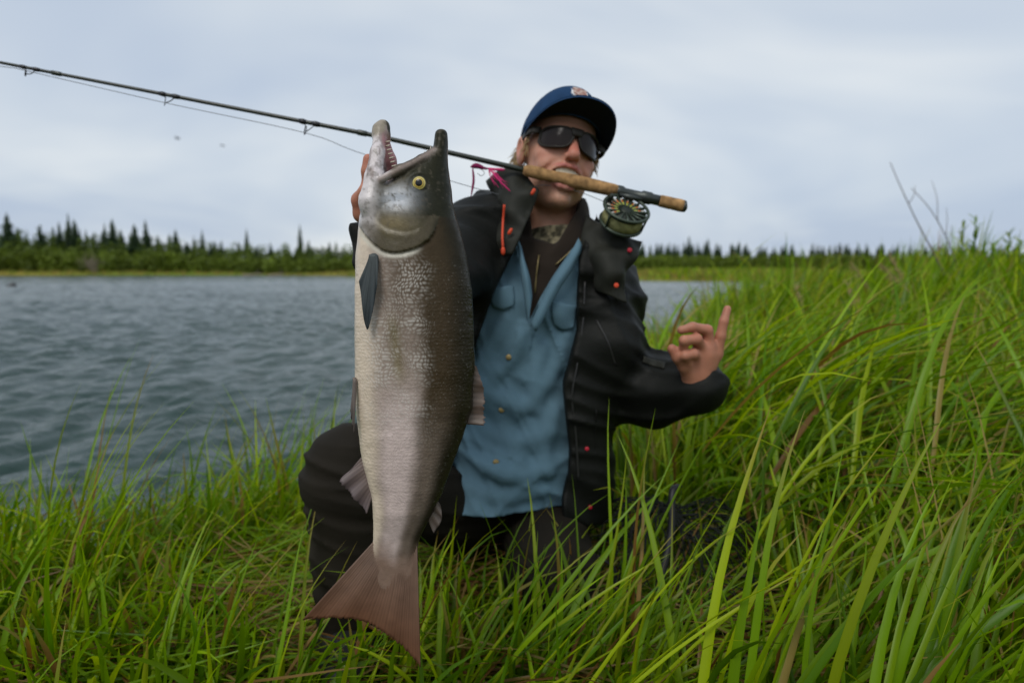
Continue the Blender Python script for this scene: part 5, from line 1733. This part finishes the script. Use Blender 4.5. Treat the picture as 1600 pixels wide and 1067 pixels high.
# fly line running through the guides
lp = [P(x, y, RDEP) for x, y in ((-300, 62), (0, 104), (40, 111), (258, 161), (477, 208))] + [P(565, 240, RDEP), P(760, 299, RDEP + .005), P(800, 303, RDEP + .035), P(850, 289, RDEP + .012), P(905, 300, RDEP + .002), P(950, 318, 1.345)]
mb = MB(); mb.tube(spline(lp, 60), .0007, 5); mb.build('fly_line', pmat('line', (.16, .17, .18), .5), rod)

# reel
fwd_c = np.array((0, -cp, sp)); up_c = np.array((0, sp, cp)); rt_c = np.array((1.0, 0, 0))
rn_ = .72 * .29 * rt_c + .72 * .957 * up_c + .69 * fwd_c; rn_ /= np.linalg.norm(rn_)
RC = P(979, 326, 1.318)
ra = np.cross(rn_, (0, 0, 1.0)); ra /= np.linalg.norm(ra); rb = np.cross(rn_, ra)
M_reel = pmat('reel_green_metal', (.045, .062, .042), 0.4, 0.5, metal=.35, nscale=30, namt=.2)
M_reel_d = pmat('reel_dark', (.020, .026, .018), 0.5, 0.4, metal=.3)
M_line = pmat('backing_line', (.30, .29, .13), 0.8, 0.2, nscale=90, namt=.5, bump=.5, bscale=300)
mb = MB(); torus(mb, RC, rn_, .0445, .0032, 44, 10); torus(mb, RC - rn_ * .034, rn_, .0415, .0034, 44, 10)
mb.tube([RC - rn_ * .040, RC - rn_ * .037, RC - rn_ * .033], [.030, .0415, .0415], 40)
for a in (0.4, 2.5, 4.6):
    rd = ra * math.cos(a) + rb * math.sin(a)
    mb.tube([RC + rd * .0445, RC - rn_ * .034 + rd * .0425], .0022, 7)
reel = mb.build('reel', M_reel, rod)
mb = MB(); mb.tube([RC - rn_ * .033, RC - rn_ * .031, RC - rn_ * .008, RC - rn_ * .006], [.037, .0405, .0405, .037], 44); mb.build('wound_line', M_line, reel)
mb = MB(); mb.tube([RC - rn_ * .016, RC - rn_ * .004, RC - rn_ * .001], [.012, .012, .008], 20); mb.build('hub', M_reel_d, reel)
mb = MB(); mb.tube([RC - rn_ * .0075, RC - rn_ * .005], [.0415, .0415], 44); mb.build('spool_face', M_reel_d, reel)
M_hole = [pmat('spoke_white', (.62, .60, .54), .5), pmat('spoke_orange', (.55, .17, .04), .5), pmat('spoke_lime', (.38, .42, .06), .5)]
for i in range(16):
    a = i * 2 * np.pi / 16 + .1
    rd = ra * math.cos(a) + rb * math.sin(a)
    mb = MB(); mb.tube([RC + rd * .011 - rn_ * .004, RC + rd * .043 - rn_ * .001], [.0016, .0026], 7); sp_o = mb.build('spoke', M_reel, reel)
    if rd @ up_c > -.25:      # the painted windows between the upper spokes
        a2 = a + np.pi / 16
        rd2 = ra * math.cos(a2) + rb * math.sin(a2)
        q0, q1, q2, q3 = (RC + rd2 * r_ - rn_ * .0035 for r_ in (.017, .024, .031, .038))
        for (s0, s1), mt in zip(((q2, q3), (q1, q2), (q0, q1)), M_hole):
            mb = MB(); mb.tube([s0, s1], [.0017, .0021], 7); mb.build('window_mark', mt, reel)
# foot that joins the reel to its seat
mb = MB()
top_r = RC - rn_ * .017 + (rodp(985) - RC + rn_ * .017) / np.linalg.norm(rodp(985) - RC + rn_ * .017) * .040
mb.tube(spline([top_r, (top_r + rodp(985)) / 2, rodp(985)], 6), [.006, .0055, .005, .005, .006, .007], 10)
mb.tube([rodp(968, 4, -.008), rodp(985, 5, -.010), rodp(1004, 4, -.008)], [.004, .006, .004], 10)
mb.build('reel_foot', M_seat, reel)
hk = RC + (ra * .8 - rb * .6) * .036
mb = MB(); mb.tube([hk, hk + rn_ * .012, hk + rn_ * .017], [.0045, .0055, .003], 10); mb.build('handle_knob', M_reel_d, reel)

# pink fly hooked to the rod just above the collar
M_pink = pmat('hot_pink_feather', (.62, .02, .16), .6, .3)
M_mag = pmat('dark_magenta_feather', (.20, .012, .07), .7, .2)
fly = tag(empty('fishing_fly', P(760, 263, RDEP)), 'hot pink fishing fly dangling under the rod beside the collar', 'fishing fly')
mb = MB(); mb.tube(spline([P(735, 261, RDEP), P(745, 259.5, RDEP), P(756, 263, RDEP), P(764, 264, RDEP)], 12), [.0012, .003, .0048, .0055, .0055, .005, .0045, .004, .003, .0025, .002, .001], 9); mb.build('fly_body', M_mag, fly)
mb = MB(); mb.tube(spline([P(762, 263.5, RDEP), P(775, 265, RDEP), P(789, 265.5, RDEP)], 10), [.0015, .002, .0022, .0024, .0026, .0028, .003, .003, .0025, .001], 8); mb.build('fly_head', M_pink, fly)
mb = MB(); mb.tube(spline([P(738.5, 263, RDEP), P(740, 280, RDEP), P(738, 296, RDEP - .004), P(735.5, 309, RDEP - .004)], 12), np.array([.001, .0018, .0022, .0024, .0025, .0026, .0025, .0024, .002, .0016, .001, .0004]), 7); mb.build('tail_feather', M_mag, fly)
mb = MB()
g = np.random.default_rng(2)
for i in range(9):
    a = P(766 + g.uniform(-3, 3), 264, RDEP); b_ = P(782 + g.uniform(-9, 14), 284 + g.uniform(-10, 14), RDEP - .012)
    mb.tube(spline([a, (a + b_) / 2 + g.normal(0, .003, 3), b_], 6), [.0007, .0007, .0006, .0006, .0005, .0003], 5)
mb.tube(spline([P(768, 268, RDEP), P(780, 282, RDEP - .014), P(797, 299, RDEP - .02)], 8), .0013, 6)
mb.build('hackle', M_pink, fly)
mb = MB(); mb.tube(spline([P(748, 262, RDEP), P(757, 270, RDEP), P(752, 275, RDEP), P(746, 271, RDEP)], 12), .0006, 6); mb.build('hook', M_wire, fly)

# ------------------------------------------------------------------ landing net slumped in the grass
M_net = pmat('black_net_cord', (.012, .014, .012), .8, .2)
M_grip = pmat('black_rubber_grip', (.010, .010, .012), .5, .4)
NC = P(1065, 880, 1.42)
gz0 = float(ground_z(NC[:1], NC[1:2])[0])
netroot = tag(empty('landing_net', (NC[0], NC[1], gz0)), 'black mesh landing net slumped in the grass beside the kneeling person', 'landing net')
def hoop_pt(a):
    # oval rim lying aslant on the bent grass
    e1 = np.array((1.0, .10, -.16)); e2 = np.array((-.05, .85, .22))
    wob = .03 * math.sin(3 * a + 1) + .02 * math.sin(5 * a)
    return np.array((NC[0] + .01, NC[1] + .03, gz0 + .11)) + e1 * (.21 + wob) * math.cos(a) + e2 * (.18 + wob) * math.sin(a)
mb = MB(); mb.tube([hoop_pt(a) for a in np.linspace(0, 2 * np.pi, 49)], .0034, 9, False); mb.build('hoop', M_grip, netroot)
mb = MB()
nseg, nrow = 50, 17
g = np.random.default_rng(6)
NP = np.zeros((nrow, nseg, 3))
for r_ in range(nrow):
    f_ = r_ / (nrow - 1)
    for k_ in range(nseg):
        a = 2 * np.pi * (k_ + .5 * (r_ % 2)) / nseg
        rim_ = hoop_pt(a)
        if f_ < .6:      # the bag heaped up over the rim
            t0 = f_ / .6
            top_ = np.array((NC[0] - .03, NC[1] + .05, gz0 + .21))
            q = top_ * (1 - t0) + rim_ * t0
            q[2] += .05 * math.sin(t0 * math.pi)
        else:            # and falling to the ground outside it
            t0 = (f_ - .6) / .4
            q = rim_ + np.array((math.cos(a) * .07, math.sin(a) * .05 - .02, 0)) * t0
            q[2] = rim_[2] * (1 - t0) + (gz0 + .01) * t0
        NP[r_, k_] = q
lump = (fbm((NP * 13).reshape(-1, 3), 3) - .5).reshape(nrow, nseg)
NP[..., 2] += lump * .13
NP[..., 0] += lump[:, ::-1] * .05
NP += g.normal(0, .003, NP.shape)
NP[..., 2] = np.maximum(NP[..., 2], gz0 + .006)
for r_ in range(nrow - 1):
    for k_ in range(nseg):
        for s in (0, 1):
            k2 = (k_ + (s if r_ % 2 else s - 1)) % nseg
            mb.tube([NP[r_, k_], NP[r_ + 1, k2]], .0013, 4, False)
mb.build('mesh_bag', M_net, netroot)['kind'] = 'stuff'
mb = MB(); mb.tube(spline([P(1064, 759, 1.36), P(1054, 762, 1.345), P(1050, 775, 1.335), P(1049, 830, 1.315), P(1036, 890, 1.29), P(1022, 950, 1.27)], 24), np.interp(np.linspace(0, 1, 24), [0, .1, .2, 1], [.004, .0065, .0075, .0085]), 10); mb.build('handle', M_grip, netroot)

# ------------------------------------------------------------------ foreground sedge tussocks, blade by blade
def one_blade(par, base, L_, w_, az, lean, bend, g, dryp=.12):
    c, t_ = grass_cols(1, g, dryp, .35)
    V_, F_, C_ = blades(np.array([base]), np.array([L_]), np.array([w_]), np.array([az]), np.array([lean]), np.array([bend]), 9, c, t_, True, np.array([g.normal(0, .5)]), g)
    me_ = mesh_np('blade', V_, F_); set_col(me_, C_)
    return obj('blade', me_, M_grass, par)
TUS = [  # x, y, n, length, width, azimuth, spread, lean, bend, label
    (.30, .86, 15, .56, .015, .35, .5, .22, .45, 'tall sedge tussock in front of the landing net at the bottom edge'),
    (.42, .80, 15, .58, .016, .30, .5, .38, .55, 'broad-bladed sedge tussock right of the one in front of the net'),
    (.56, .84, 14, .56, .016, .25, .5, .45, .65, 'sedge tussock with arching blades, second from the bottom right corner'),
    (.74, .90, 14, .58, .016, .35, .6, .50, .70, 'arching sedge tussock in the bottom right corner'),
    (-.10, .98, 15, .54, .011, .30, .35, .55, .55, 'sedge tussock just right of the tail fin, blades leaning to the net'),
    (.04, .95, 16, .56, .011, .25, .35, .70, .60, 'sedge tussock whose long blades sweep right across the dark net'),
    (.13, 1.04, 15, .52, .011, .9, .6, .25, .45, 'upright sedge tussock in front of the shirt hem'),
    (.22, .98, 13, .44, .011, .7, .7, .40, .70, 'sedge tussock hiding the lower net, right of the shirt hem'),
    (-.22, 1.06, 10, .36, .009, .9, .7, .30, .60, 'small sedge tussock between the boot and the tail fin'),
    (-.36, .98, 12, .40, .010, .75, .6, .35, .55, 'sedge tussock at the bottom edge under the left tail lobe'),
    (-.55, 1.02, 14, .42, .010, .65, .6, .40, .50, 'bright sedge tussock left of the tail fin at the bottom edge'),
    (-.78, 1.10, 15, .52, .010, .55, .7, .40, .60, 'sedge tussock in the bottom left corner of the bank'),
    (-.98, 1.45, 13, .62, .010, .60, .7, .30, .50, 'upright sedge tussock at the left edge in front of the water'),
    (-.62, 2.10, 14, .62, .010, .60, .9, .20, .60, 'sedge tussock standing against the lake left of the raised knee'),
    (-.92, 1.85, 13, .55, .010, .40, .9, .20, .50, 'sparse sedge tussock at the water edge, farther left of the knee'),
]
for (x, y, n_, L_, w_, az, spd, le, be, lb) in TUS:
    g = np.random.default_rng(int(abs(x * 1000)) + 3)
    z = float(ground_z(np.array([x]), np.array([y]))[0]) - .02
    tr = tag(empty('sedge_tussock', (x, y, z)), lb, 'grass tussock', 'sedge tussocks on the near bank')
    for i in range(n_):
        one_blade(tr, (x + g.normal(0, .045), y + g.normal(0, .03), z), L_ * g.uniform(.65, 1.15), w_ * g.uniform(.55, 1.15), az + g.normal(0, spd), abs(le + g.normal(0, .16)), be * g.uniform(.4, 1.5), g)

# ------------------------------------------------------------------ bare twigs and tall stalks in the meadow
M_twig = pmat('grey_twig', (.14, .12, .11), .9, .1)
def twig(pts, r0, lb, side=()):
    base = np.array(pts[-1]) ; base[2] = float(ground_z(base[:1], base[1:2])[0])
    mb = MB(); P_ = spline(list(pts) + [base], 18); mb.tube(P_, np.linspace(r0 * .35, r0, 18), 6)
    o_ = mb.build('bare_twig', M_twig); tag(o_, lb, 'twig', 'bare twigs above the meadow')
    for sp2 in side:
        mb = MB(); s_ = spline(sp2, 8); mb.tube(s_, np.linspace(r0 * .45, r0 * .2, 8), 5); mb.build('branch', M_twig, o_)
D4 = 4.3
twig([P(1391, 254, D4), P(1404, 285, D4), P(1432, 345, D4), P(1458, 395, D4), P(1480, 450, D4)], .0065, 'long bare twig leaning left above the meadow grass',
     [[P(1420, 318, D4), P(1428, 305, D4), P(1430, 290, D4)]])
twig([P(1424, 294, D4 + .2), P(1452, 325, D4 + .2), P(1474, 362, D4 + .2), P(1490, 400, D4 + .2), P(1502, 450, D4 + .2)], .006, 'forked bare twig right of the long leaning one',
     [[P(1465, 345, D4 + .2), P(1464, 310, D4 + .2), P(1456, 282, D4 + .2)], [P(1478, 368, D4 + .2), P(1480, 345, D4 + .2), P(1479, 325, D4 + .2)], [P(1484, 385, D4 + .2), P(1487, 365, D4 + .2), P(1486, 352, D4 + .2)]])
def stalk(px_, py_, D, lb, h_leaf=26):
    top = P(px_, py_, D); base = top.copy(); base[2] = float(ground_z(base[:1], base[1:2])[0])
    g = np.random.default_rng(int(px_))
    o_ = tag(empty('meadow_stalk', base), lb, 'plant', 'tall leafy stalks in the meadow')
    mb = MB(); mb.tube(spline([base, (base + top) / 2 + (.01, 0, 0), top], 8), np.linspace(.006, .003, 8), 6); mb.build('stem', M_stem, o_)
    H_ = top[2] - base[2]
    for i in range(h_leaf):
        f_ = .45 + .55 * i / h_leaf
        one_blade(o_, base + (top - base) * f_, H_ * .10 * (1.25 - f_ * .6), .016, g.uniform(0, 6.28), g.uniform(.35, .8), g.uniform(0, .8), g, 0)
M_stem = pmat('green_stem', (.09, .15, .02), .6)
for px_, py_, D, lb in ((1525, 338, 4.0, 'tallest leafy green stalk against the sky at right'), (1506, 348, 4.1, 'leafy stalk just left of the tallest one at right'),
                        (1578, 362, 3.9, 'leafy stalk near the right edge of the meadow'), (1594, 374, 4.0, 'leafy stalk at the very right edge'), (1552, 378, 4.2, 'short leafy stalk between the tallest one and the right edge')):
    stalk(px_, py_, D, lb)
M_seed = pmat('seed_head_straw', (.38, .30, .14), .9, .1)
for i, (a, b_, D, lb) in enumerate((((1392, 402), (1440, 500), 3.6, 'pale seed head highest among the dry stems left of the twigs'), ((1332, 415), (1392, 500), 3.7, 'pale dry stem leaning left at the meadow edge'),
                                ((1325, 445), (1352, 520), 3.5, 'short pale seed head low at the meadow edge'), ((1378, 418), (1425, 470), 3.4, 'drooping seed head beside the highest pale one'),
                                ((1245, 448), (1262, 520), 4.2, 'pale seed head where the meadow meets the water'))):
    top = P(*a, D); low_ = P(*b_, D); base = low_.copy() + (.03, 0, 0); base[2] = float(ground_z(base[:1], base[1:2])[0])
    g = np.random.default_rng(50 + i)
    o_ = tag(empty('dry_grass_stem', base), lb, 'grass stem', 'dry seed heads in the meadow')
    pts = spline([base, low_, (top + low_) / 2, top], 16)
    mb = MB(); mb.tube(pts, np.linspace(.003, .0012, 16), 5); mb.build('stem', M_seed, o_)
    mb = MB()
    for k_ in range(40):
        q = pts[12] + (pts[15] - pts[12]) * g.random()
        d_ = g.normal(0, 1, 3) * .5 + (top - low_) / np.linalg.norm(top - low_)
        mb.tube([q, q + d_ * .010, q + d_ * .024], [.0010, .0028, .0005], 5, False)
    mb.build('seed_head', M_seed, o_)
